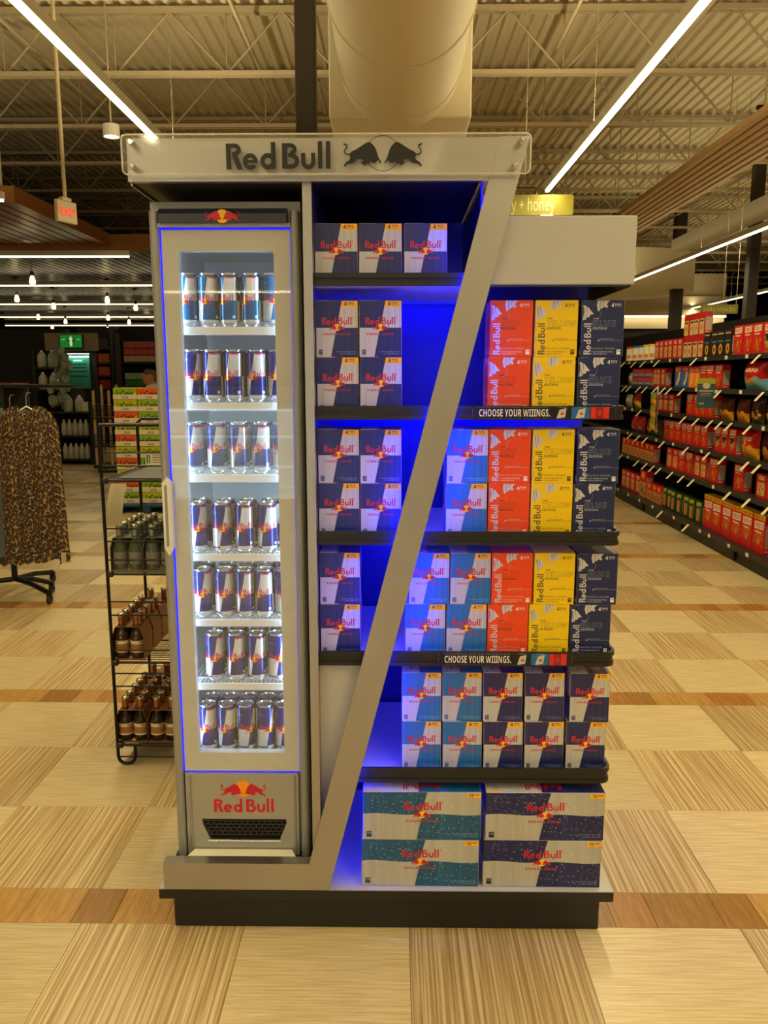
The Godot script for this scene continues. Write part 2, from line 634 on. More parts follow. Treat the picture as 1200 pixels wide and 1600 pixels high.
# twelve pack: v 0..0.62 front, 0.64..1 lid
func case_print(blue: Color, second: String) -> Image:
	var im := Image.create(640 * SS, 448 * SS, false, Image.FORMAT_RGBA8)
	im.fill(SILVER.darkened(0.06))
	var F := 0.62
	var top := [Vector2(0, 0), Vector2(0.545, 0), Vector2(0.49, 0.46 * F)]
	for i in 9:
		top.append(Vector2(0.49 - 0.49 * i / 8.0, (0.46 + 0.018 * sin(i * 0.75)) * F))
	shape(im, top, blue)
	var low := [Vector2(0.455, F), Vector2(0.50, 0.48 * F)]
	for i in 9:
		low.append(Vector2(0.5 + 0.5 * i / 8.0, (0.475 - 0.016 * sin(i * 0.75)) * F))
	low.append(Vector2(1, F))
	shape(im, low, blue)
	rect(im, 0, 0.64, 0.47, 1.0, SILVER)
	rect(im, 0.47, 0.64, 1.0, 1.0, blue)
	brushed(im, 0.09, 11)  # same printed sheen streaks on the twelve-pack
	var r := RandomNumberGenerator.new()
	r.seed = 5
	for i in 420:
		var p := Vector2(r.randf() , r.randf() * F)
		disc(im, p.x, p.y, r.randf_range(0.0012, 0.0036), Color(0.93, 0.93, 0.92).lerp(blue, 0.25 if r.randf() < 0.4 else 0.0))
	shape(im, [Vector2(0.885, 0.01), Vector2(1, 0.01), Vector2(1, 0.115 * F), Vector2(0.877, 0.115 * F)], TAGY)
	write(im, "12", 0.90, 0.03 * F, 0.935, 0.095 * F, NAVY)
	write(im, "PACK", 0.942, 0.035 * F, 0.985, 0.065 * F, NAVY)
	rect(im, 0.0, 0.97, 0.14, 1.0, TAGY)
	logo_word(im, 0.345, 0.20 * F, 0.315, REDP)
	disc(im, 0.675, 0.22 * F, 0.005, REDP)
	emblem(im, 0.50, 0.475 * F, 0.085, REDP, SUNP)
	write(im, second, 0.36, 0.585 * F, 0.64, 0.635 * F, REDP, true)
	rect(im, 0.025, 0.83 * F, 0.07, 0.955 * F, blue.darkened(0.25))
	write(im, "110", 0.031, 0.85 * F, 0.064, 0.89 * F, SILVER)
	write(im, "12 - 8.4 FL OZ CANS (100.8 FL OZ)", 0.76, 0.875 * F, 0.98, 0.905 * F, Color(0.85, 0.87, 0.9), false)
	write(im, "12 - 250 mL CANS (3.0 L)", 0.82, 0.925 * F, 0.98, 0.955 * F, Color(0.85, 0.87, 0.9), false)
	for g in wordmark():
		stamp(im, g, Vector2(0.65 * im.get_width(), 0.96 * im.get_height()), -0.31 * im.get_width(), REDP)
	im.convert(Image.FORMAT_RGB8)
	return finish(im)


# wraps round the can twice
func can_print(blue: Color, second: String) -> Image:
	var im := canvas(300, 448, SILVER.lightened(0.25))
	rect(im, 0, 0, 1, 0.045, blue)
	shape(im, [Vector2(0.0, 0.03), Vector2(0.60, 0.03), Vector2(0.47, 0.53), Vector2(0.0, 0.53)], blue)
	shape(im, [Vector2(0.47, 0.53), Vector2(1.0, 0.53), Vector2(1.0, 0.93), Vector2(0.37, 0.93)], blue)
	rect(im, 0.0, 0.93, 0.40, 0.985, blue)
	rect(im, 0.62, 0.045, 0.9, 0.075, REDP)
	rect(im, 0.05, 0.16, 0.26, 0.165, SILVER)
	rect(im, 0.05, 0.18, 0.32, 0.185, SILVER)
	logo_word(im, 0.13, 0.40, 0.74, REDP)
	emblem(im, 0.5, 0.55, 0.22, REDP, SUNP)
	write(im, second, 0.22, 0.615, 0.78, 0.64, REDP, false)
	rect(im, 0.84, 0.84, 0.93, 0.90, Color(0.9, 0.9, 0.9))
	rect(im, 0.0, 0.935, 1.0, 0.95, SILVER.lightened(0.3))
	return finish(im)


func rail_print() -> Image:
	var im := canvas(720, 64, Color(0.045, 0.045, 0.11))
	write(im, "CHOOSE YOUR WIIINGS.", 0.045, 0.16, 0.545, 0.84, Color(0.95, 0.93, 0.88))
	var x := 0.56
	for k in 3:
		var b: Color = [Color(0.10, 0.10, 0.30), Color(0.10, 0.42, 0.66), Color(0.85, 0.16, 0.13)][k]
		rect(im, x, 0.0, x + 0.13, 1.0, b if k else Color(0.045, 0.045, 0.11))
		if k < 2:
			shape(im, [Vector2(x + 0.03, 1.0), Vector2(x + 0.05, 0.2), Vector2(x + 0.10, 0.05), Vector2(x + 0.09, 0.9)], SILVER)
			disc(im, x + 0.07, 0.55, 0.012, REDP)
			disc(im, x + 0.07, 0.5, 0.005, SUNP)
		else:
			rect(im, x + 0.035, 0.0, x + 0.09, 1.0, Color(0.62, 0.09, 0.10))
			rect(im, x + 0.05, 0.3, x + 0.075, 0.7, Color(0.75, 0.2, 0.18))
		x += 0.135
	return finish(im)


# snack cartons: u 0..0.6 front, u 0.62..1 side panel
func snack_print(body: Color, kind: String) -> Image:
	var im := canvas(160, 160, body)
	var cream := Color(0.92, 0.88, 0.78)
	var r := RandomNumberGenerator.new()
	r.seed = hash(kind)
	rect(im, 0.66, 0.24, 0.96, 0.86, Color(0.72, 0.68, 0.60))
	for i in 7:
		rect(im, 0.69, 0.30 + i * 0.075, 0.93, 0.315 + i * 0.075, Color(0.45, 0.41, 0.36))
	rect(im, 0.66, 0.91, 0.9, 0.95, cream)
	match kind:
		"cheese", "cheese2", "banner":
			var y := 0.0
			if kind == "banner":
				rect(im, 0.0, 0.0, 0.60, 0.13, Color(0.98, 0.72, 0.08))
				write(im, "FAMILY SIZE", 0.05, 0.045, 0.52, 0.095, Color(0.5, 0.05, 0.05))
				y = 0.12
			shape(im, [Vector2(0.05, 0.07 + y), Vector2(0.55, 0.05 + y), Vector2(0.54, 0.25 + y), Vector2(0.06, 0.27 + y)], cream)
			write(im, "CHEEZ-IT", 0.08, 0.10 + y, 0.52, 0.22 + y, Color(0.72, 0.07, 0.05))
			var pile := Color(0.95, 0.52, 0.10) if kind != "cheese2" else Color(0.88, 0.72, 0.30)
			if kind == "cheese2":
				rect(im, 0.12, 0.34, 0.48, 0.62, Color(0.12, 0.17, 0.08))
			for i in 22:
				var p := Vector2(r.randfn(0.30, 0.10), r.randfn(0.66, 0.12))
				var q := []
				var a0 := r.randf() * TAU
				for k in 4:
					q.append(p + Vector2(cos(a0 + k * TAU / 4), sin(a0 + k * TAU / 4)) * 0.06)
				if p.x > 0.08 and p.x < 0.53:
					shape(im, q, pile.darkened(r.randf() * 0.35))
			rect(im, 0.10, 0.32 + y, 0.44, 0.36 + y, cream)
		"thin":
			rect(im, 0.14, 0.08, 0.46, 0.24, cream)
			rect(im, 0.10, 0.34, 0.50, 0.90, Color(0.86, 0.70, 0.42))
			for i in 5:
				disc(im, r.randf_range(0.18, 0.42), r.randf_range(0.45, 0.85), 0.05, Color(0.62, 0.34, 0.12))
			write(im, "CRISPS", 0.16, 0.12, 0.44, 0.20, body)
		"tall":
			rect(im, 0.05, 0.30, 0.55, 1.0, Color(0.84, 0.74, 0.52))
			rect(im, 0.10, 0.36, 0.48, 0.44, Color(0.2, 0.14, 0.1))
			disc(im, 0.30, 0.70, 0.13, Color(0.80, 0.55, 0.25))
		"dark":
			rect(im, 0.05, 0.08, 0.5, 0.14, Color(0.75, 0.68, 0.6))
			rect(im, 0.08, 0.38, 0.5, 0.45, Color(0.2, 0.5, 0.6))
			disc(im, 0.30, 0.72, 0.16, Color(0.85, 0.60, 0.22), 1.3)
			disc(im, 0.30, 0.72, 0.06, body, 1.6)
		"blue", "orange":
			rect(im, 0.0, 0.0, 0.6, 0.30, Color(0.80, 0.14, 0.12))
			write(im, "SNACKS", 0.06, 0.08, 0.54, 0.22, cream)
			shape(im, [Vector2(0.38, 0.26), Vector2(0.50, 0.30), Vector2(0.46, 0.7), Vector2(0.26, 0.95), Vector2(0.12, 0.85), Vector2(0.30, 0.6)], Color(0.93, 0.76, 0.40))
		"cookie":
			rect(im, 0.0, 0.44, 0.60, 1.0, Color(0.82, 0.60, 0.32))
			rect(im, 0.16, 0.06, 0.40, 0.30, Color(0.9, 0.75, 0.3))
			for i in 7:
				var p := Vector2(r.randf_range(0.08, 0.52), r.randf_range(0.52, 0.95))
				disc(im, p.x, p.y, 0.085, Color(0.64, 0.40, 0.18))
				disc(im, p.x + 0.02, p.y, 0.02, Color(0.25, 0.12, 0.06))
		"roundcrack":
			rect(im, 0.0, 0.5, 0.6, 1.0, Color(0.16, 0.40, 0.68))
			write(im, "CRACKERS", 0.04, 0.60, 0.56, 0.84, cream)
			for k in 3:
				disc(im, 0.12 + 0.18 * k, 0.28, 0.06, Color(0.92, 0.62, 0.30))
		"green":
			shape(im, [Vector2(0.08, 0.08), Vector2(0.5, 0.05), Vector2(0.5, 0.2), Vector2(0.08, 0.24)], Color(0.86, 0.82, 0.10))
			write(im, "Club", 0.13, 0.09, 0.45, 0.20, body)
			for k in 3:
				shape(im, [Vector2(0.12 + k * 0.12, 0.36), Vector2(0.22 + k * 0.12, 0.34), Vector2(0.24 + k * 0.1, 0.9), Vector2(0.13 + k * 0.1, 0.92)], Color(0.85, 0.58, 0.25).darkened(0.12 * k))
	return finish(im)


func bag_print(top: Color, low: Color, word: String, ink: Color) -> Image:
	var im := canvas(96, 128, top)
	var q := [Vector2(0, 1), Vector2(0, 0.58)]
	for i in 9:
		q.append(Vector2(i / 8.0, 0.58 + 0.07 * sin(i * 1.9)))
	q.append(Vector2(1, 1))
	shape(im, q, low)
	if word:
		write(im, word, 0.22, 0.26, 0.78, 0.40, ink)
	var r := RandomNumberGenerator.new()
	r.seed = hash(word + str(top))
	for i in 9:
		disc(im, r.randfn(0.5, 0.16), r.randfn(0.68, 0.08), 0.085, Color(0.93, 0.60, 0.16).darkened(r.randf() * 0.3))
	return finish(im)


func juice_print(a: Color, b: Color, word: String) -> Image:
	var im := canvas(192, 96, a)
	shape(im, [Vector2(0, 0.75), Vector2(0.35, 0.45), Vector2(0.7, 0.8), Vector2(1, 0.3), Vector2(1, 1), Vector2(0, 1)], b)
	write(im, word, 0.14, 0.16, 0.86, 0.88, Color(0.07, 0.09, 0.12), true)
	return finish(im)


func spots_print() -> Image:
	var im := Image.create(256, 256, false, Image.FORMAT_RGB8)
	var f := FastNoiseLite.new()
	f.noise_type = FastNoiseLite.TYPE_CELLULAR
	f.cellular_return_type = FastNoiseLite.RETURN_DISTANCE2_DIV
	f.frequency = 0.055
	f.seed = 3
	var g := FastNoiseLite.new()
	g.frequency = 0.05
	g.seed = 8
	for y in 256:
		for x in 256:
			var d := f.get_noise_2d(x, y * 0.85) + 1.0
			var k := g.get_noise_2d(x, y)
			var c := Color(0.5, 0.36, 0.18)
			if d < 0.42 + k * 0.25:
				c = Color(0.34, 0.21, 0.09)
			elif d < 0.74 + k * 0.35:
				c = Color(0.05, 0.03, 0.02)
			else:
				c = Color(0.62, 0.48, 0.27)
			im.set_pixel(x, y, c)
	return im


func grain_print(a: Color, b: Color, strong: float, fx: float, fy: float, sd: int, size := 512) -> Image:
	var im := Image.create(size, size, false, Image.FORMAT_RGB8)
	var f := FastNoiseLite.new()
	f.noise_type = FastNoiseLite.TYPE_SIMPLEX_SMOOTH
	f.frequency = 1.0
	f.fractal_octaves = 2
	f.seed = sd
	for y in size:
		for x in size:
			var p := Vector2(x, y) / size
			var k := f.get_noise_2d(p.x * fx, p.y * fy)
			var k2 := f.get_noise_2d(p.x * fx * 3.1 + 40.0, p.y * fy * 4.0)
			var s := clampf(0.5 + (k * 1.1 + k2 * 0.6) * strong, 0.0, 1.0)
			im.set_pixel(x, y, a.lerp(b, s))
	return im


# ---------------------------------------------------------------- the place
const WARM := Color(1.0, 0.935, 0.72)
const STRIP_E := 1.08      # strength of the aisle lamps for each metre
const BLUE_LED := Color(0.02, 0.06, 1.0)


func _ready() -> void:
	rng.seed = 42
	var cam := Camera3D.new()
	cam.name = "camera"
	cam.fov = 65.24
	cam.near = 0.05
	cam.far = 100.0
	cam.transform = Transform3D(Basis(Vector3.UP, deg_to_rad(0.7)) * Basis(Vector3.RIGHT, deg_to_rad(-9.7)), Vector3(0, 1.509, 0))
	add_child(cam)
	cam.current = true
	var env := Environment.new()
	env.background_mode = Environment.BG_COLOR
	env.background_color = Color.BLACK
	env.tonemap_mode = Environment.TONE_MAPPER_LINEAR
	env.tonemap_exposure = 1.0
	env.sdfgi_enabled = true
	env.ssao_enabled = true
	env.ssil_enabled = true
	var we := WorldEnvironment.new()
	we.name = "environment"
	we.environment = env
	add_child(we)
	materials()
	aisle_lamps()
	# structure
	build_floor()
	build_shell()
	build_ceiling()
	# the subject
	build_stand()
	build_cooler()
	build_cartons()
	build_cans()
	# surroundings
	build_gondola()
	build_bottle_rack()
	build_clothes_rack()
	build_flat_stack()
	build_back_left()
	build_hanging_signs()
	build_person()
	build_behind_camera()


func materials() -> void:
	M.black = mat(Color(0.10, 0.098, 0.095), 0.45)
	M.black_metal = mat(Color(0.07, 0.07, 0.07), 0.4, 0.4)
	M.white_lam = mat(Color(0.73, 0.725, 0.71), 0.4)
	M.cream_board = mat(Color(0.93, 0.92, 0.86), 0.45)
	M.grey_white = mat(Color(0.80, 0.79, 0.76), 0.35)
	var brush := FastNoiseLite.new()
	brush.frequency = 0.9
	brush.seed = 4
	var bt := NoiseTexture2D.new()
	bt.width = 256
	bt.height = 256
	bt.seamless = true
	bt.noise = brush
	M.steel = mat(Color(0.70, 0.69, 0.675), 0.34, 1.0, {"heightmap_enabled": true, "heightmap_texture": bt, "heightmap_scale": 0.03, "uv1_triplanar": true, "uv1_scale": Vector3(0.6, 14.0, 2.0)})
	M.acrylic = mat(Color(0.95, 0.95, 0.93, 0.08), 0.05, 0.0, {"transparency": BaseMaterial3D.TRANSPARENCY_ALPHA})
	M.pane = mat(Color(0.95, 0.97, 0.97, 0.03), 0.02, 0.0, {"transparency": BaseMaterial3D.TRANSPARENCY_ALPHA})
	M.chrome = mat(Color(0.85, 0.85, 0.85), 0.12, 1.0)
	M.dark_print = mat(Color(0.10, 0.095, 0.085), 0.35)
	M.wall_dark = mat(Color(0.075, 0.065, 0.055), 0.8)
	M.wall_pale = mat(Color(0.72, 0.66, 0.54), 0.8)
	M.deck = mat(Color(0.82, 0.77, 0.66), 0.7)
	M.joist = mat(Color(0.68, 0.62, 0.51), 0.65)
	M.duct = mat(Color(0.82, 0.78, 0.68), 0.55)
	M.post = mat(Color(0.16, 0.125, 0.085), 0.55)
	M.wood_slat = mat(Color(0.48, 0.30, 0.14), 0.35)
	M.wood_pale = mat(Color(0.70, 0.57, 0.39), 0.5)
	M.red_print = mat(REDP, 0.4)
	M.sun_print = mat(SUNP, 0.4)
	M.white_plastic = mat(Color(0.88, 0.88, 0.86), 0.4)
	M.strip = glow(Color(1.0, 0.93, 0.74), 4.0)
	M.blue_glow = glow(BLUE_LED, 2.4)
	M.blue_glow.albedo_color = Color(0.02, 0.02, 0.25)
	M.blue_panel = mat(Color(0.04, 0.05, 0.52), 0.35)
	M.cool_glow = glow(Color(0.80, 0.92, 1.0), 3.0)


# one lamp: a housing with a glowing face and the light that leaves it
func strip_lamp(label: String, a: Vector3, b: Vector3, w := 0.04, e := STRIP_E, group := "linear ceiling lamps", up := 1.5) -> Node3D:
	var t := thing("linear_light", label, "ceiling light", Vector3.ZERO, 0.0, group)
	var dir := (b - a).normalized()
	var len := a.distance_to(b)
	var mid := (a + b) * 0.5
	var bs := Basis(dir.cross(Vector3.UP).normalized(), Vector3.UP, -dir)
	obj("housing", MB.new().box(mid + Vector3(0, 0.055, 0), Vector3(w + 0.012, 0.07, len), bs), M.grey_white, t)
	obj("diffuser_tube", MB.new().box(mid + Vector3(0, 0.01, 0), Vector3(w, 0.024, len - 0.02), bs), M.strip, t)
	if up > 0.0:
		obj("added_uplight_tube", MB.new().box(mid + Vector3(0, 0.0912, 0), Vector3(w * 0.6, 0.002, len - 0.02), bs), M.strip, t)  # upper glow added to brighten the ceiling, kept out of sight from below
	var cnt := int(ceil(len / 7.0))
	for k in cnt:
		var p := a.lerp(b, (k + 0.5) / cnt)
		area(p + Vector3(0, -0.012, 0), Vector3.DOWN, Vector2(len / cnt, w), dir, WARM, e * len / cnt, t)
		if up > 0.0:
			area(p + Vector3(0, 0.0935, 0), Vector3.UP, Vector2(len / cnt, w * 0.6), dir, WARM, e * up * len / cnt, t)  # added upward light for the roof deck
	for k in maxi(2, int(len / 3.0)):
		var p := a.lerp(b, (k + 0.5) / maxi(2, int(len / 3.0)))
		obj("hanger_wire", MB.new().tube([p + Vector3(0, 0.09, 0), Vector3(p.x, 5.4, p.z)], 0.002, 4), M.joist, t)
	return t


func aisle_lamps() -> void:
	strip_lamp("long glowing linear lamp running over the header's upper corner near the exit sign", Vector3(-1.955, 3.4, 3.0), Vector3(-1.955, 3.4, -9.0))
	strip_lamp("long glowing linear lamp ending just above the yellow-green honey sign", Vector3(1.60, 3.4, 3.0), Vector3(1.60, 3.4, -8.85))
	strip_lamp("linear lamp on the pale beam beyond the slatted wood baffle", Vector3(4.87, 3.4, 2.4), Vector3(4.87, 3.4, -18.5), 0.04, STRIP_E, "linear ceiling lamps", 0.4)
	strip_lamp("thin linear lamp crossing just above the salty snacks sign", Vector3(8.6, 3.4, 3.0), Vector3(8.6, 3.4, -26.0), 0.04, STRIP_E, "linear ceiling lamps", 0.4)
	strip_lamp("crosswise linear lamp at the store front behind the camera", Vector3(-8.0, 3.4, 14.8), Vector3(8.0, 3.4, 14.8))
	strip_lamp("added unseen crosswise lamp behind the camera giving light from behind", Vector3(-8.0, 3.4, 5.2), Vector3(8.0, 3.4, 5.2))  # unseen lamp added to light the front from behind the camera
	var ds := [8.25, 12.03, 15.82, 19.9, 24.25, 28.3]
	var xe := [-3.85, -3.84, -3.0, -3.0, -3.0, -3.0]
	for k in ds.size():
		strip_lamp("crosswise linear lamp, %s counted from the exit sign into the dark department" % ORD[k], Vector3(-13.5, 3.2, -ds[k]), Vector3(xe[k], 3.2, -ds[k]), 0.035, 0.16, "crosswise lamps of the dark department", 5.0 if k == 0 else 0.0)  # only the first has the added uplight, to lighten the deck there


func build_floor() -> void:
	var fl := Node3D.new()
	fl.name = "floor"
	fl.set_meta("kind", "structure")
	fl.set_meta("label", "wood-look floor of plain and streaked square tiles with amber plank strips")
	add_child(fl)
	obj("subfloor", MB.new().box(Vector3(0, -0.104, -6.5), Vector3(34, 0.2, 51)), mat(Color(0.42, 0.34, 0.22), 0.8), fl)
	var plain := []
	var streak := []
	var amber := []
	var gp := grain_print(Color(0.88, 0.81, 0.65), Color(0.77, 0.68, 0.51), 0.65, 2.6, 84.0, 5, 448)
	var gs := grain_print(Color(0.86, 0.78, 0.61), Color(0.63, 0.51, 0.34), 0.85, 58.0, 0.5, 9, 448)
	var ga := grain_print(Color(0.77, 0.61, 0.36), Color(0.65, 0.48, 0.25), 0.6, 26.0, 1.6, 12, 256)
	var tp := ImageTexture.create_from_image(gp)
	var ts := ImageTexture.create_from_image(gs)
	var ta := ImageTexture.create_from_image(ga)
	for k in 3:
		var f: float = [1.0, 0.94, 0.985][k]
		plain.append(mat(Color(f, f, f), 0.30, 0.0, {"albedo_texture": tp}))
		streak.append(mat(Color(f, f, f), 0.32, 0.0, {"albedo_texture": ts}))
	for c in [Color(1, 1, 1), Color(0.84, 0.80, 0.74), Color(1.08, 1.10, 1.05).clamp(), Color(0.92, 0.84, 0.78)]:
		amber.append(mat(c, 0.32, 0.0, {"albedo_texture": ta}))
	var T := 0.4572
	var S := 0.1524
	var P := 3 * T + S
	var x0 := 0.045
	# meshes: tile face with a turned-down edge; variants look at another stretch of the print
	var tile := []
	for k in 4:
		var m := MB.new()
		m.cbox(Vector3(0, -0.003, 0), Vector3(T - 0.0012, 0.006, T - 0.0012), 0.0005, Rect2(0, 0, 1, 0.02), Rect2(0, 0, 1, 0.02), Rect2([0.0, 0.28, 0.14, 0.05][k], [0.0, 0.1, 0.28, 0.2][k], 0.7, 0.7))
		tile.append(m.done())
	var plank := []
	for w in [S, S * 0.75, S * 1.25]:
		for k in 2:
			plank.append([w, MB.new().cbox(Vector3(0, -0.003, 0), Vector3(w - 0.0012, 0.006, S - 0.0012), 0.0005, Rect2(0, 0, 1, 0.02), Rect2(0, 0, 1, 0.02), Rect2(0.5 * k, 0.1, 0.4, 0.5)).done()])
	var far := {}
	var z_of_strip := -2.0    # near edge of the strip under the stand
	for period in range(-13, 20):
		var zs := z_of_strip - period * P
		# amber strip from zs to zs - S, then three tile rows behind it
		var near := period >= -1 and period <= 3
		var rows := [[zs - S * 0.5, true]]
		for r in 3:
			rows.append([zs - S - T * (r + 0.5), false])
		for q in rows.size():
			var z: float = rows[q][0]
			if z > 17.5 or z < -31.0:
				continue
			var d := -z
			var half := maxf(0.9, d * 0.52 + 0.5)
			if rows[q][1]:
				var x := -15.0
				while x < 12.0:
					var k := rng.randi() % plank.size()
					var w: float = plank[k][0]
					var xc := x + w * 0.5
					x += w
					var c := rng.randi() % 4
					if near and d > 1.0 and absf(xc) < half and d < 6.0:
						var o := obj("plank", plank[k][1], amber[c], fl)
						o.position = Vector3(xc, 0, z)
					else:
						var key := "a%d" % c
						if not far.has(key):
							far[key] = [MB.new(), amber[c]]
						far[key][0].quad(Vector3(xc - w * 0.499, -0.0005, z + S * 0.499), Vector3(xc + w * 0.499, -0.0005, z + S * 0.499), Vector3(xc + w * 0.499, -0.0005, z - S * 0.499), Vector3(xc - w * 0.499, -0.0005, z - S * 0.499))
				continue
			var row := period * 3 + q - 1
			for i in range(-33, 27):
				var xc := x0 + (i + 0.5) * T
				var is_plain := posmod(i + row, 2) == 0
				var c := rng.randi() % 3
				var vnt := rng.randi() % 4
				if d > 1.0 and d < 8.6 and absf(xc) < half:
					var o := obj("tile", tile[vnt], plain[c] if is_plain else streak[c], fl)
					o.position = Vector3(xc, 0, z)
				elif absf(xc) < 15.5:
					var key := ("p%d" if is_plain else "s%d") % c
					if not far.has(key):
						far[key] = [MB.new(), plain[c] if is_plain else streak[c]]
					var h := T * 0.499
					var o4 := Vector2(rng.randf(), rng.randf()) * 0.2
					far[key][0].quad(Vector3(xc - h, -0.0005, z + h), Vector3(xc + h, -0.0005, z + h), Vector3(xc + h, -0.0005, z - h), Vector3(xc - h, -0.0005, z - h), o4 + Vector2(0, 0.8), o4 + Vector2(0.8, 0.8), o4 + Vector2(0.8, 0), o4)
	for key in far:
		var o := obj("far_tiles", far[key][0], far[key][1], fl)
		o.set_meta("kind", "stuff")


func build_shell() -> void:
	# walls with thickness; the far wall carries a lit cornice over a pale band
	struct("wall_far", MB.new().span(Vector3(-17, -0.1, -31.0), Vector3(17, 6.2, -31.4)), M.wall_dark)
	struct("wall_left", MB.new().span(Vector3(-16.0, -0.1, 18.6), Vector3(-16.4, 6.2, -31.4)), M.wall_dark)
	struct("wall_right", MB.new().span(Vector3(16.0, -0.1, 18.6), Vector3(16.4, 6.2, -31.4)), M.wall_dark)
	struct("wall_near", MB.new().span(Vector3(-17, -0.1, 18.2), Vector3(17, 6.2, 18.6)), M.wall_pale)
	# pale bulkhead with lit cove far down the right-hand aisle
	var bk := Node3D.new()
	bk.name = "wall_bulkhead"
	bk.set_meta("kind", "structure")
	add_child(bk)
	obj("panel", MB.new().span(Vector3(3.0, 2.85, -24.0), Vector3(9.6, 4.4, -24.3)), M.wall_pale, bk)
	obj("ledge", MB.new().span(Vector3(3.0, 3.22, -23.85), Vector3(9.6, 3.75, -24.0)), M.wall_pale, bk)
	obj("base", MB.new().span(Vector3(3.0, 0.0, -24.05), Vector3(9.6, 2.85, -24.3)), M.wall_dark, bk)
	obj("cove_light_tube", MB.new().span(Vector3(3.0, 3.16, -23.86), Vector3(9.6, 3.21, -23.92)), M.strip, bk)
	area(Vector3(6.3, 3.15, -23.84), Vector3(0, -1, -0.35), Vector2(6.6, 0.05), Vector3.RIGHT, WARM, 1.2, bk)
	# drum of pale plaster above it
	struct("ceiling_drum", MB.new().lathe([Vector2(0, 3.45), Vector2(1.9, 3.45), Vector2(1.9, 4.25), Vector2(0, 4.25)], 32, Vector3(5.2, 0, -20.0)), M.duct)
	var tr := struct("wall_dark_return", MB.new().span(Vector3(9.6, 0.0, -20.0), Vector3(16.0, 4.2, -20.3)), M.wall_dark)
	tr.name = "wall_return"
	# steel posts
	struct("column", MB.new().cbox(Vector3(-0.724, 2.7, -7.05), Vector3(0.165, 5.4, 0.165), 0.01), M.post)
	struct("column", MB.new().cbox(Vector3(6.47, 2.6, -19.0), Vector3(0.24, 5.2, 0.24), 0.01), M.post)
	struct("column", MB.new().cbox(Vector3(5.75, 2.7, -13.4), Vector3(0.165, 5.4, 0.165), 0.01), M.post)


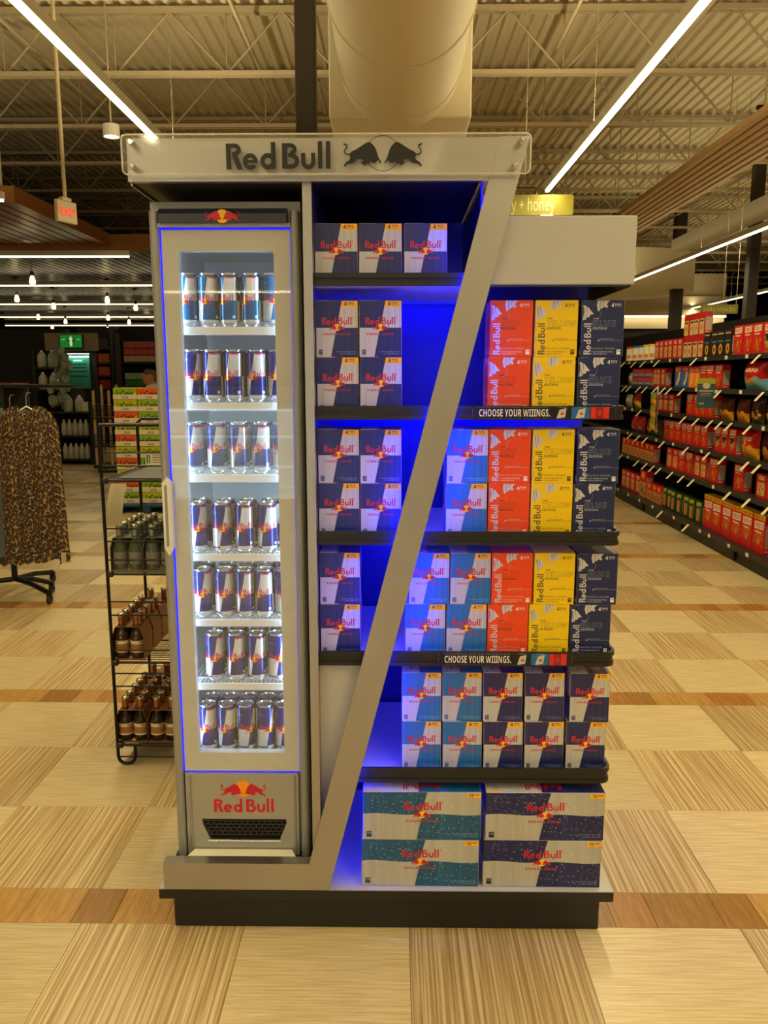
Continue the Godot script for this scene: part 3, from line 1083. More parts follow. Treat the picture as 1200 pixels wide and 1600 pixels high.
func build_ceiling() -> void:
	var ce := Node3D.new()
	ce.name = "ceiling"
	ce.set_meta("kind", "structure")
	ce.set_meta("label", "open ceiling of pale corrugated roof deck carried on steel bar joists")
	add_child(ce)
	# corrugated deck: ribs run away from the camera
	var dk := MB.new()
	var y0 := 5.38
	var x := -16.0
	var za := 18.4
	var zb := -31.0
	var pr := [Vector2(0, 0), Vector2(0.045, 0), Vector2(0.065, 0.04), Vector2(0.132, 0.04), Vector2(0.1524, 0)]
	while x < 16.0:
		for k in 4:
			var p: Vector2 = pr[k]
			var q: Vector2 = pr[k + 1]
			dk.quad(Vector3(x + p.x, y0 + p.y, zb), Vector3(x + q.x, y0 + q.y, zb), Vector3(x + q.x, y0 + q.y, za), Vector3(x + p.x, y0 + p.y, za))
		x += 0.1524
	dk.span(Vector3(-16.4, 5.5, 18.6), Vector3(16.4, 5.6, -31.4))
	obj("roof_deck", dk, M.deck, ce)
	# bar joists
	var jm := MB.new()
	jm.box(Vector3(0, -0.035, 0.035), Vector3(31.8, 0.05, 0.05)).box(Vector3(0, -0.035, -0.035), Vector3(31.8, 0.05, 0.05))
	jm.box(Vector3(0, -0.66, 0.03), Vector3(31.8, 0.045, 0.04)).box(Vector3(0, -0.66, -0.03), Vector3(31.8, 0.045, 0.04))
	var xx := -15.6
	while xx < 15.4:
		jm.tube([Vector3(xx, -0.04, 0), Vector3(xx + 0.6, -0.66, 0)], 0.014, 4)
		jm.tube([Vector3(xx + 0.6, -0.66, 0), Vector3(xx + 1.2, -0.04, 0)], 0.014, 4)
		jm.tube([Vector3(xx + 0.6, -0.66, 0), Vector3(xx + 0.6, -0.04, 0)], 0.009, 4)
		xx += 1.2
	var jmesh := jm.done()
	for k in range(-14, 12):
		var o := obj("joist", jmesh, M.joist, ce)
		o.position = Vector3(0.13 * posmod(k, 3), 5.36, -9.25 - 1.83 * k)
	# bridging bars and pipes that run with the ribs
	for bx in [-6.4, -3.9, -1.55, 1.75, 3.0, 6.2, 8.4]:
		obj("bridging_pipe", MB.new().tube([Vector3(bx, 4.98, 8.0), Vector3(bx, 4.98, -30.5)], 0.022, 6), M.joist, ce)
	# air duct with seams and a square plenum
	var du := Node3D.new()
	du.name = "ceiling_duct"
	du.set_meta("kind", "structure")
	add_child(du)
	var turn := Basis(Vector3.RIGHT, -PI / 2)
	obj("duct_tube", MB.new().lathe([Vector2(0.0, -6.0), Vector2(0.52, -6.0), Vector2(0.52, 7.45), Vector2(0, 7.45)], 40, Vector3(0.05, 4.15, 0), turn), M.duct, du)
	for zz in [-4.6, -6.05, -7.2]:
		obj("seam_band", MB.new().lathe([Vector2(0.521, -0.012), Vector2(0.532, -0.012), Vector2(0.532, 0.012), Vector2(0.521, 0.012)], 40, Vector3(0.05, 4.15, zz), turn), M.duct, du)
	obj("plenum_box", MB.new().cbox(Vector3(0.05, 4.2, -8.4), Vector3(1.24, 0.95, 1.9), 0.012), M.duct, du)
	obj("duct_tube", MB.new().lathe([Vector2(0.0, 9.35), Vector2(0.46, 9.35), Vector2(0.46, 22.0), Vector2(0, 22.0)], 32, Vector3(0.05, 4.15, 0), turn), M.duct, du)
	# slatted wood baffle hung over the right aisle
	var bf := thing("slatted_baffle", "wood slat ceiling baffle hung beside the lamp over the snack aisle", "ceiling baffle")
	for k in 7:
		obj("slat", MB.new().cbox(Vector3(3.43 + k * 0.108, 3.92, -6.5), Vector3(0.075, 0.07, 19.0), 0.006), M.wood_pale, bf)
	for zz in [-13.0, -8.0, -3.0]:
		obj("cross_rail", MB.new().span(Vector3(3.38, 3.955, zz), Vector3(4.12, 3.985, zz - 0.05)), M.black_metal, bf)
		for sx in [3.45, 4.05]:
			obj("hanger_rod", MB.new().tube([Vector3(sx, 4.0, zz - 0.025), Vector3(sx, 5.4, zz - 0.025)], 0.008, 5), M.joist, bf)
	struct("ceiling_beam", MB.new().span(Vector3(5.3, 3.85, 5.0), Vector3(5.65, 4.05, -16.0)), mat(Color(0.52, 0.48, 0.40), 0.6))
	# wood cloud and the low slatted ceiling of the department on the left
	var cl := thing("wood_ceiling_cloud", "small wood slat ceiling panel with an orange edge behind the exit sign", "ceiling panel")
	obj("fascia_board", MB.new().span(Vector3(-4.20, 3.38, -9.2), Vector3(-4.16, 3.55, -12.1)), M.wood_slat, cl)
	obj("fascia_board", MB.new().span(Vector3(-11.0, 3.38, -9.16), Vector3(-4.16, 3.55, -9.2)), M.wood_slat, cl)
	for k in 34:
		obj("slat", MB.new().box(Vector3(-4.30 - k * 0.16, 3.41, -10.65), Vector3(0.13, 0.03, 2.88)), M.wood_slat, cl)
	obj("backing", MB.new().span(Vector3(-11.0, 3.45, -9.2), Vector3(-4.2, 3.5, -12.1)), M.wall_dark, cl)
	for hx in [-4.6, -4.3]:
		obj("hanger_rod", MB.new().tube([Vector3(hx - 0.2, 3.5, -9.6), Vector3(hx - 0.2, 5.2, -9.6)], 0.02, 6), M.joist, cl)
	var lo := Node3D.new()
	lo.name = "ceiling_low"
	lo.set_meta("kind", "structure")
	add_child(lo)
	obj("backing", MB.new().span(Vector3(-15.9, 3.42, -12.25), Vector3(-3.0, 3.5, -30.9)), M.wall_dark, lo)
	obj("fascia", MB.new().span(Vector3(-3.0, 3.30, -12.25), Vector3(-2.96, 3.55, -30.9)), M.wood_slat, lo)
	obj("fascia", MB.new().span(Vector3(-15.9, 3.30, -12.21), Vector3(-2.96, 3.55, -12.25)), M.wood_slat, lo)
	var sm := MB.new().box(Vector3.ZERO, Vector3(0.12, 0.03, 18.6)).done()
	var dark_wood := mat(Color(0.20, 0.125, 0.06), 0.25)
	for k in 86:
		var o := obj("slat", sm, dark_wood, lo)
		o.position = Vector3(-3.1 - k * 0.149, 3.385, -21.57)
	# bare bulbs on cords
	var bulbs := [[-5.69, 12.95], [-7.35, 15.98], [-5.68, 16.26], [-7.36, 17.71], [-5.69, 18.06], [-9.10, 20.9], [-7.41, 21.2], [-9.09, 22.6], [-7.42, 22.9], [-10.6, 25.3], [-9.23, 26.3], [-8.3, 27.5]]
	var bulb_m := MB.new().lathe([Vector2(0.0, -0.09), Vector2(0.035, -0.085), Vector2(0.05, -0.05), Vector2(0.042, 0.0), Vector2(0.026, 0.045), Vector2(0.022, 0.06)], 14).done()
	var sock_m := MB.new().lathe([Vector2(0.026, 0.05), Vector2(0.03, 0.06), Vector2(0.03, 0.11), Vector2(0.012, 0.125), Vector2(0, 0.125)], 12).done()
	var bulb_glow := glow(Color(1.0, 0.92, 0.66), 2.6)
	for k in bulbs.size():
		var p := Vector3(bulbs[k][0], 3.0, -bulbs[k][1])
		var t := thing("pendant_bulb", "bare glowing bulb on a black cord, %s counted inwards from the exit sign" % ORD[k], "pendant lamp", p, 0.0, "bulbs under the low slatted ceiling")
		obj("bulb", bulb_m, bulb_glow, t)
		obj("socket", sock_m, M.black, t)
		obj("cord", MB.new().tube([Vector3(0, 0.12, 0), Vector3(0, 0.37, 0)], 0.004, 4), M.black, t)
		obj("ceiling_rose", MB.new().lathe([Vector2(0.0, 0.352), Vector2(0.05, 0.352), Vector2(0.05, 0.37)], 12), M.black, t)
		var l := OmniLight3D.new()
		l.name = "lamp"
		l.light_color = Color(1.0, 0.86, 0.58)
		l.light_energy = 0.06
		l.light_size = 0.04
		l.shadow_enabled = true
		l.omni_range = 20.0
		t.add_child(l)


func flat_shape(called: String, polys: Array, at: Vector3, k: float, thick: float, m: Material, parent: Node) -> void:
	var b := MB.new()
	var lift := 0.0
	for q in polys:
		var r := PackedVector2Array()
		for p in q:
			r.append(Vector2(at.x + p.x * k, at.y - p.y * k))
		b.prism(r, at.z - thick, at.z + lift)
		lift += 0.00006
	obj(called, b, m, parent)


func ellipse(cx: float, cy: float, r: float, cnt := 40) -> PackedVector2Array:
	var q := PackedVector2Array()
	for i in cnt:
		q.append(Vector2(cx + cos(TAU * i / cnt) * r, cy + sin(TAU * i / cnt) * r))
	return q


func rounded(x0: float, y0: float, x1: float, y1: float, r: float) -> PackedVector2Array:
	var q := PackedVector2Array()
	for c in [[x1 - r, y1 - r, 0], [x0 + r, y1 - r, 90], [x0 + r, y0 + r, 180], [x1 - r, y0 + r, 270]]:
		for i in 6:
			var a := deg_to_rad(c[2] + i * 18.0)
			q.append(Vector2(c[0] + cos(a) * r, c[1] + sin(a) * r))
	return q


# black shelf with a ribbed bumper that turns round its right front corner
func stand_shelf(st: Node3D, ytop: float, x0: float, x1: float, thick: float) -> MeshInstance3D:
	var flat := Transform3D(Basis(Vector3.RIGHT, Vector3(0, 0, -1), Vector3.UP), Vector3.ZERO)
	var out := PackedVector2Array([Vector2(x0, 2.006)])
	var path := [Vector2(x0, 2.0)]
	for i in 7:
		var a := deg_to_rad(-90 + i * 15.0)
		path.append(Vector2(x1 - 0.03 + cos(a) * 0.03, 2.03 + sin(a) * 0.03))
		out.append(Vector2(x1 - 0.03 + cos(a) * 0.024, 2.03 + sin(a) * 0.024))
	path.append(Vector2(x1, 2.48))
	out.append(Vector2(x1 - 0.006, 2.48))
	out.append(Vector2(x0, 2.48))
	var board := obj("shelf", MB.new().prism(out, ytop - thick, ytop - 0.018, flat), M.white_lam, st)
	var b := MB.new()
	var n := path.size()
	var lev := [[ytop - thick, ytop - thick + 0.010, 0.000], [ytop - thick + 0.010, ytop - 0.012, -0.003], [ytop - 0.012, ytop, 0.001]]
	for L in lev:
		for i in n - 1:
			var p: Vector2 = path[i]
			var q: Vector2 = path[i + 1]
			var cen := Vector2((x0 + x1) * 0.5, 2.3)
			var dp: Vector2 = _outward(path, i) * L[2]
			var dq: Vector2 = _outward(path, i + 1) * L[2]
			var ip := _outward(path, i) * -0.006
			var iq := _outward(path, i + 1) * -0.006
			var P := func(v2: Vector2, y: float) -> Vector3: return Vector3(v2.x, y, -v2.y)
			b.quad(P.call(p + dp, L[0]), P.call(q + dq, L[0]), P.call(q + dq, L[1]), P.call(p + dp, L[1]))
			b.quad(P.call(p + dp, L[1]), P.call(q + dq, L[1]), P.call(q + iq, L[1]), P.call(p + ip, L[1]))
			b.quad(P.call(p + ip, L[0]), P.call(q + iq, L[0]), P.call(q + dq, L[0]), P.call(p + dp, L[0]))
			b.quad(P.call(q + iq, L[0]), P.call(p + ip, L[0]), P.call(p + ip, L[1]), P.call(q + iq, L[1]))
	obj("bumper", b, M.black, board)
	return board


func _outward(path: Array, i: int) -> Vector2:
	var a: Vector2 = path[maxi(i - 1, 0)]
	var b: Vector2 = path[mini(i + 1, path.size() - 1)]
	var d := (b - a).normalized()
	return Vector2(d.y, -d.x)


func build_stand() -> void:
	var st := thing("display_stand", "tall brushed-steel drinks display stand with slanted front bar and blue-lit shelves", "display stand")
	obj("plinth", MB.new().cbox(Vector3(-0.019, 0.052, -2.37), Vector3(1.172, 0.104, 0.76), 0.003), M.black, st)
	var board := obj("base_board", MB.new().span(Vector3(-0.636, 0.128, -1.968), Vector3(0.596, 0.131, -2.78)), M.white_lam, st)
	obj("edge_band", MB.new().span(Vector3(-0.637, 0.102, -1.966), Vector3(0.597, 0.1285, -2.782)), M.black, board)
	# lower bar, slanted bar and header fascia in one plane
	obj("lower_bar", MB.new().prism(PackedVector2Array([Vector2(-0.622, 0.131), Vector2(-0.1735, 0.131), Vector2(-0.1545, 0.208), Vector2(-0.622, 0.208)]), -2.0, -1.9655), M.steel, st)
	var sl := MB.new()
	sl.prism(PackedVector2Array([Vector2(-0.2260, 0.2085), Vector2(-0.1543, 0.2085), Vector2(0.3126, 2.052), Vector2(0.2435, 2.052)]), -1.977, -1.965)
	obj("slanted_bar", sl, M.steel, st)
	obj("header_fascia", MB.new().prism(PackedVector2Array([Vector2(-0.622, 1.955), Vector2(0.2182, 1.955), Vector2(0.2424, 2.050), Vector2(-0.622, 2.050)]), -1.985, -1.966), M.steel, st)
	obj("header_soffit", MB.new().span(Vector3(-0.618, 1.957, -1.986), Vector3(0.20, 1.985, -2.52)), M.black, st)
	obj("header_side", MB.new().span(Vector3(-0.622, 1.95, -1.986), Vector3(-0.6185, 2.05, -2.52)), M.steel, st)
	obj("header_top", MB.new().span(Vector3(-0.622, 2.046, -1.986), Vector3(0.24, 2.05, -2.52)), M.steel, st)
	var ac := obj("acrylic_plate", MB.new().prism(rounded(-0.628, 1.9665, 0.312, 2.0535, 0.012), -1.951, -1.946), M.acrylic, st)
	var rim := []
	for p in rounded(-0.628, 1.9665, 0.312, 2.0535, 0.012):
		rim.append(Vector3(p.x, p.y, -1.9485))
	obj("polished_edge", MB.new().tube(rim, 0.0022, 6, true), mat(Color(0.93, 0.92, 0.86, 0.55), 0.1, 0.0, {"transparency": BaseMaterial3D.TRANSPARENCY_ALPHA}), ac)
	for p in [Vector2(-0.604, 2.036), Vector2(-0.604, 1.984), Vector2(0.288, 2.036), Vector2(0.276, 1.984)]:
		obj("standoff", MB.new().lathe([Vector2(0.0, 0.0), Vector2(0.007, 0.0), Vector2(0.007, 0.024), Vector2(0.005, 0.027), Vector2(0, 0.027)], 14, Vector3(p.x, p.y, -1.9645), Basis(Vector3.RIGHT, PI / 2)), M.chrome, ac)
	# black cut letters and emblem fixed to the plate
	var names := ["letter", "letter", "letter", "letter", "letter", "letter", "letter"]
	var wm := wordmark()
	for k in wm.size():
		flat_shape(names[k], wm[k], Vector3(-0.3865, 2.0365, -1.9435), 0.2395, 0.0024, M.dark_print, ac)
	for m in [false, true]:
		flat_shape("bull_emblem", bull(m), Vector3(-0.0265, 2.0105, -1.9435), 0.0945, 0.0024, M.dark_print, ac)
	var ringp := []
	for i in 48:
		ringp.append(Vector3(-0.0265 + cos(TAU * i / 48) * 0.0385, 2.0105 + sin(TAU * i / 48) * 0.0385, -1.945))
	obj("emblem_ring", MB.new().tube(ringp, 0.0007, 5, true), M.dark_print, ac)
	obj("top_side_panel", MB.new().span(Vector3(0.2045, 1.725, -1.99), Vector3(0.2095, 1.957, -2.50)), M.blue_panel, st)
	# upright divider, back and lower panel
	obj("divider", MB.new().span(Vector3(-0.2175, 0.131, -1.985), Vector3(-0.1955, 1.9555, -2.52)), M.steel, st)
	obj("cooler_bay_floor", MB.new().span(Vector3(-0.61, 0.131, -2.01), Vector3(-0.2180, 0.180, -2.78)), M.black, st)
	var tread := PackedVector2Array([Vector2(-0.573, 1.9995), Vector2(-0.262, 1.9995), Vector2(-0.283, 2.046), Vector2(-0.555, 2.046)])
	obj("toe_board", MB.new().prism(tread, 0.1805, 0.2, Transform3D(Basis(Vector3.RIGHT, Vector3(0, 0, -1), Vector3.UP), Vector3.ZERO)), M.cream_board, st)
	obj("back_panel", MB.new().span(Vector3(-0.1955, 0.131, -2.50), Vector3(0.585, 1.957, -2.52)), M.blue_panel, st)
	obj("lower_panel", MB.new().prism(PackedVector2Array([Vector2(-0.1955, 0.21), Vector2(-0.175, 0.21), Vector2(-0.040, 0.757), Vector2(-0.1955, 0.757)]), -2.045, -2.03), M.grey_white, st)
	# partition that follows the slanted bar, from the base to the fourth shelf
	var pt := MB.new()
	pt.prism(PackedVector2Array([Vector2(-0.219, 0.132), Vector2(-0.213, 0.132), Vector2(-0.062, 0.757), Vector2(-0.068, 0.757)]), -2.49, -2.046)
	pt.prism(PackedVector2Array([Vector2(-0.194, 0.212), Vector2(-0.190, 0.212), Vector2(-0.058, 0.757), Vector2(-0.064, 0.757)]), -2.046, -1.99)
	obj("slanted_partition", pt, M.blue_panel, st)
	# shelves
	var ya := [1.753, 1.434, 1.117, 0.797, 0.471]
	var th := [0.031, 0.034, 0.036, 0.039, 0.042]
	var xa := [-0.195, -0.195, -0.195, -0.195, -0.10]
	var xb := [0.203, 0.576, 0.580, 0.582, 0.584]
	var rail := printed(rail_print(), 0.35)
	for k in 5:
		var s := stand_shelf(st, ya[k], xa[k], xb[k], th[k])
		if k == 1:
			obj("label_strip", MB.new().cbox(Vector3(0.371, 1.417, -1.9985), Vector3(0.352, 0.028, 0.003), 0.0005), rail, s)
		if k == 3:
			obj("label_strip", MB.new().cbox(Vector3(0.292, 0.7775, -1.9985), Vector3(0.348, 0.030, 0.003), 0.0005), rail, s)
	# white canopy box over the right-hand shelves
	var can := obj("canopy_box", MB.new().cbox(Vector3(0.394, 1.803, -2.24), Vector3(0.364, 0.158, 0.50), 0.002), M.white_lam, st)
	obj("glossy_underside", MB.new().span(Vector3(0.205, 1.7195, -1.999), Vector3(0.570, 1.7235, -2.49)), mat(Color(0.05, 0.05, 0.06), 0.08), can)
	var up := obj("uplight", MB.new().cbox(Vector3(0.365, 1.8845, -2.02), Vector3(0.03, 0.006, 0.02), 0.001), M.strip, can)
	# blue light lines fixed behind the slanted bar, one along each edge
	var a := Vector3(-0.1903, 0.2085, 0)
	var b := Vector3(0.2780, 2.052, 0)
	var dir := (b - a).normalized()
	for s in [-1.0, 1.0]:
		var off: Vector3 = Vector3(dir.y, -dir.x, 0) * 0.026 * s
		var p0: Vector3 = a + dir * (0.02 if s > 0.0 else 0.66) + off + Vector3(0, 0, -1.9795)
		var p1: Vector3 = a + dir * (1.52 if s > 0.0 else 1.80) + off + Vector3(0, 0, -1.9795)
		var bs := Basis(Vector3(dir.y, -dir.x, 0), dir, Vector3.BACK)
		obj("led_light_strip", MB.new().box((p0 + p1) * 0.5, Vector3(0.008, p0.distance_to(p1), 0.004), bs), M.blue_glow, st)
		area((p0 + p1) * 0.5 + Vector3(0, 0, -0.003), Vector3(dir.y, -dir.x, 0) * 0.5 * s + Vector3(0, 0, -1), Vector2(p0.distance_to(p1), 0.008), dir, BLUE_LED, 0.42 * p0.distance_to(p1), st)
	# and under the canopy and the shelves at the back
	for q in [[-0.19, 0.19, 1.716], [-0.19, 0.56, 1.394], [-0.19, 0.56, 1.076], [0.0, 0.56, 0.752], [-0.08, 0.56, 0.423]]:
		obj("led_light_strip", MB.new().span(Vector3(q[0], q[2] + 0.001, -2.440), Vector3(q[1], q[2] + 0.005, -2.448)), M.blue_glow, st)
		area(Vector3((q[0] + q[1]) * 0.5, q[2] - 0.001, -2.444), Vector3(0, -1, -0.25), Vector2(q[1] - q[0], 0.008), Vector3.RIGHT, BLUE_LED, 0.08 * (q[1] - q[0]) / 0.4, st)


func build_cooler() -> void:
	var co := thing("drinks_cooler", "narrow glass-door drinks cooler with blue light outline inside the steel stand", "cooler")
	var grey := mat(Color(0.60, 0.60, 0.60), 0.32, 0.25)
	var inner := mat(Color(0.80, 0.82, 0.84), 0.4)
	var xl := -0.603
	var xr := -0.232
	# body shell, open to the front
	var body := MB.new()
	body.span(Vector3(xl, 0.181, -2.066), Vector3(-0.575, 1.93, -2.52)).span(Vector3(-0.262, 0.181, -2.066), Vector3(xr, 1.93, -2.52))
	body.span(Vector3(-0.575, 0.181, -2.066), Vector3(-0.262, 0.425, -2.52)).span(Vector3(-0.575, 1.868, -2.066), Vector3(-0.262, 1.93, -2.52))
	obj("body", body, grey, co)
	var lin := MB.new()
	lin.span(Vector3(-0.575, 0.425, -2.47), Vector3(-0.262, 1.868, -2.5)).span(Vector3(-0.5748, 0.4255, -2.09), Vector3(-0.565, 1.868, -2.47)).span(Vector3(-0.272, 0.4255, -2.09), Vector3(-0.2622, 1.868, -2.47))
	lin.span(Vector3(-0.565, 0.4255, -2.09), Vector3(-0.272, 0.461, -2.47)).span(Vector3(-0.565, 1.84, -2.09), Vector3(-0.272, 1.868, -2.47))
	obj("liner", lin, inner, co)
	# rounded front posts of the body
	for s in [[-0.5905, -1.0], [-0.2445, 1.0]]:
		obj("corner_post", MB.new().prism(rounded(s[0] - 0.0115, 0.0, s[0] + 0.0115, 0.04, 0.010), 0.181, 1.905, Transform3D(Basis(Vector3.RIGHT, Vector3(0, 0, -1), Vector3.UP), Vector3(0, 0, -2.042))), grey, co)
	# lit outline round the door
	var ol := MB.new()
	ol.span(Vector3(-0.5805, 0.429, -2.058), Vector3(-0.5755, 1.866, -2.064)).span(Vector3(-0.2565, 0.429, -2.058), Vector3(-0.2515, 1.866, -2.064))
	ol.span(Vector3(-0.5755, 1.8625, -2.058), Vector3(-0.2565, 1.866, -2.064)).span(Vector3(-0.5755, 0.429, -2.058), Vector3(-0.2565, 0.4315, -2.064))
	obj("led_outline", ol, M.blue_glow, co)
	for s in [-0.578, -0.254]:
		area(Vector3(s, 1.147, -2.0575), Vector3.BACK, Vector2(1.43, 0.004), Vector3.UP, BLUE_LED, 0.012, co)
	# door: printed frame behind one large pane
	var frame := MB.new()
	var gx0 := -0.535
	var gx1 := -0.2985
	var gy0 := 0.485
	var gy1 := 1.812
	frame.span(Vector3(-0.5748, 0.432, -2.054), Vector3(gx0, 1.862, -2.078)).span(Vector3(gx1, 0.432, -2.054), Vector3(-0.2572, 1.862, -2.078))
	frame.span(Vector3(gx0, 0.432, -2.054), Vector3(gx1, gy0, -2.078)).span(Vector3(gx0, gy1, -2.054), Vector3(gx1, 1.862, -2.078))
	var door := obj("door", frame, mat(Color(0.78, 0.78, 0.77), 0.35), co)
	obj("pane", MB.new().span(Vector3(-0.5748, 0.432, -2.050), Vector3(-0.2572, 1.862, -2.0535)), M.pane, door)
	var hd := MB.new()
	hd.prism(PackedVector2Array([Vector2(-0.596, 1.065), Vector2(-0.584, 1.045), Vector2(-0.5735, 1.065), Vector2(-0.5735, 1.235), Vector2(-0.584, 1.25), Vector2(-0.596, 1.235)]), -2.05, -2.030)
	obj("handle", hd, M.white_plastic, door)
	obj("handle_groove", MB.new().span(Vector3(-0.590, 1.07, -2.0296), Vector3(-0.583, 1.23, -2.0300)), mat(Color(0.55, 0.55, 0.55), 0.4), door)
	# cap with emblem
	var capm := MB.new()
	var prof := PackedVector2Array([Vector2(2.030, 1.8755), Vector2(2.030, 1.896), Vector2(2.036, 1.908), Vector2(2.066, 1.915), Vector2(2.066, 1.8755)])
	capm.prism(prof, -0.574, -0.262, Transform3D(Basis(Vector3(0, 0, -1), Vector3.UP, Vector3.RIGHT), Vector3.ZERO))
	var cap := obj("cap", capm, mat(Color(0.17, 0.18, 0.27), 0.3), co)
	obj("cap_tray", MB.new().span(Vector3(-0.580, 1.8665, -2.040), Vector3(-0.254, 1.8755, -2.066)), grey, co)
	var e0 := Vector3(-0.4175, 1.8905, -2.0285)
	obj("sun_mark", MB.new().prism(ellipse(e0.x, e0.y - 0.001, 0.016), e0.z - 0.0010, e0.z - 0.0006), M.sun_print, cap)
	for m in [false, true]:
		flat_shape("bull_mark", bull(m), e0, 0.044, 0.0008, M.red_print, cap)
	# lower panel with logo and grille
	var pan := MB.new()
	pan.span(Vector3(-0.5748, 0.181, -2.050), Vector3(-0.262, 0.222, -2.066)).span(Vector3(-0.5748, 0.289, -2.050), Vector3(-0.262, 0.426, -2.066))
	pan.span(Vector3(-0.5748, 0.222, -2.050), Vector3(-0.532, 0.289, -2.066)).span(Vector3(-0.297, 0.222, -2.050), Vector3(-0.262, 0.289, -2.066))
	var lp := obj("lower_panel", pan, mat(Color(0.66, 0.655, 0.63), 0.3, 0.35), co)
	for s in [-0.562, -0.272]:
		obj("trim_rib", MB.new().cbox(Vector3(s, 0.303, -2.049), Vector3(0.006, 0.236, 0.006), 0.0015), grey, lp)
	var l0 := Vector3(-0.4975, 0.3515, -2.0492)
	for g in wordmark():
		flat_shape("letter", g, l0, 0.166, 0.0008, M.red_print, lp)
	obj("sun_mark", MB.new().prism(ellipse(-0.415, 0.380, 0.0235), -2.0500, -2.0496), mat(Color(1.0, 0.62, 0.02), 0.4), lp)
	for m in [false, true]:
		flat_shape("bull_mark", bull(m), Vector3(-0.415, 0.378, -2.0490), 0.0655, 0.0008, M.red_print, lp)
	var gr := MB.new()
	gr.span(Vector3(-0.532, 0.222, -2.062), Vector3(-0.297, 0.289, -2.0655))
	var grille := obj("grille_back", gr, mat(Color(0.03, 0.03, 0.03), 0.7), lp)
	var mesh_m := MB.new()
	for r in 5:
		mesh_m.span(Vector3(-0.53, 0.2385 + r * 0.0105, -2.053), Vector3(-0.299, 0.2410 + r * 0.0105, -2.057))
		for c in 15:
			if r < 4:
				var gx: float = -0.526 + c * 0.0158 + (0.0079 if r % 2 else 0.0)
				if gx < -0.30:
					mesh_m.span(Vector3(gx, 0.2405 + r * 0.0105, -2.053), Vector3(gx + 0.0032, 0.2495 + r * 0.0105, -2.057))
	obj("grille", mesh_m, mat(Color(0.24, 0.23, 0.22), 0.45, 0.3), lp)
	var gc := MB.new()
	gc.prism(PackedVector2Array([Vector2(-0.5322, 0.2215), Vector2(-0.510, 0.2215), Vector2(-0.5322, 0.276)]), -2.062, -2.050).prism(PackedVector2Array([Vector2(-0.2968, 0.2215), Vector2(-0.319, 0.2215), Vector2(-0.2968, 0.276)]), -2.062, -2.050)
	obj("grille_corners", gc, mat(Color(0.66, 0.655, 0.63), 0.3, 0.35), lp)
	obj("chrome_lip", MB.new().tube([Vector3(-0.516, 0.2245, -2.0485), Vector3(-0.313, 0.2245, -2.0485)], 0.0045, 8), M.chrome, lp)
	# wire shelves
	var sy := [1.631, 1.439, 1.250, 1.036, 0.853, 0.670]
	var wm := MB.new()
	for k in 26:
		var wx := -0.560 + k * 0.0113
		wm.tube([Vector3(wx, -0.003, -2.098), Vector3(wx, -0.003, -2.46)], 0.0016, 4)
	for wz in [-2.15, -2.28, -2.44]:
		wm.tube([Vector3(-0.564, -0.006, wz), Vector3(-0.273, -0.006, wz)], 0.0022, 5)
	var wmesh := wm.done()
	for k in sy.size():
		var s := obj("wire_shelf", wmesh, M.white_plastic, co)
		s.position.y = sy[k]
		obj("price_rail", MB.new().cbox(Vector3(-0.4185, -0.010, -2.096), Vector3(0.289, 0.020, 0.004), 0.001), M.white_plastic, s)
		obj("front_lip", MB.new().cbox(Vector3(-0.4185, 0.008, -2.101), Vector3(0.289, 0.016, 0.0015), 0.0004), mat(Color(0.9, 0.95, 1.0, 0.1), 0.05, 0.0, {"transparency": BaseMaterial3D.TRANSPARENCY_ALPHA}), s)
	# inside light lines, one up each side behind the door frame
	for s in [[-0.560, 1.0], [-0.277, -1.0]]:
		obj("led_light_strip", MB.new().span(Vector3(s[0] - 0.003, 0.50, -2.083), Vector3(s[0] + 0.003, 1.80, -2.087)), M.cool_glow, co)
		area(Vector3(s[0], 1.15, -2.0885), Vector3(0.75 * s[1], 0, -1), Vector2(1.3, 0.006), Vector3.UP, Color(0.74, 0.88, 1.0), 0.22, co)


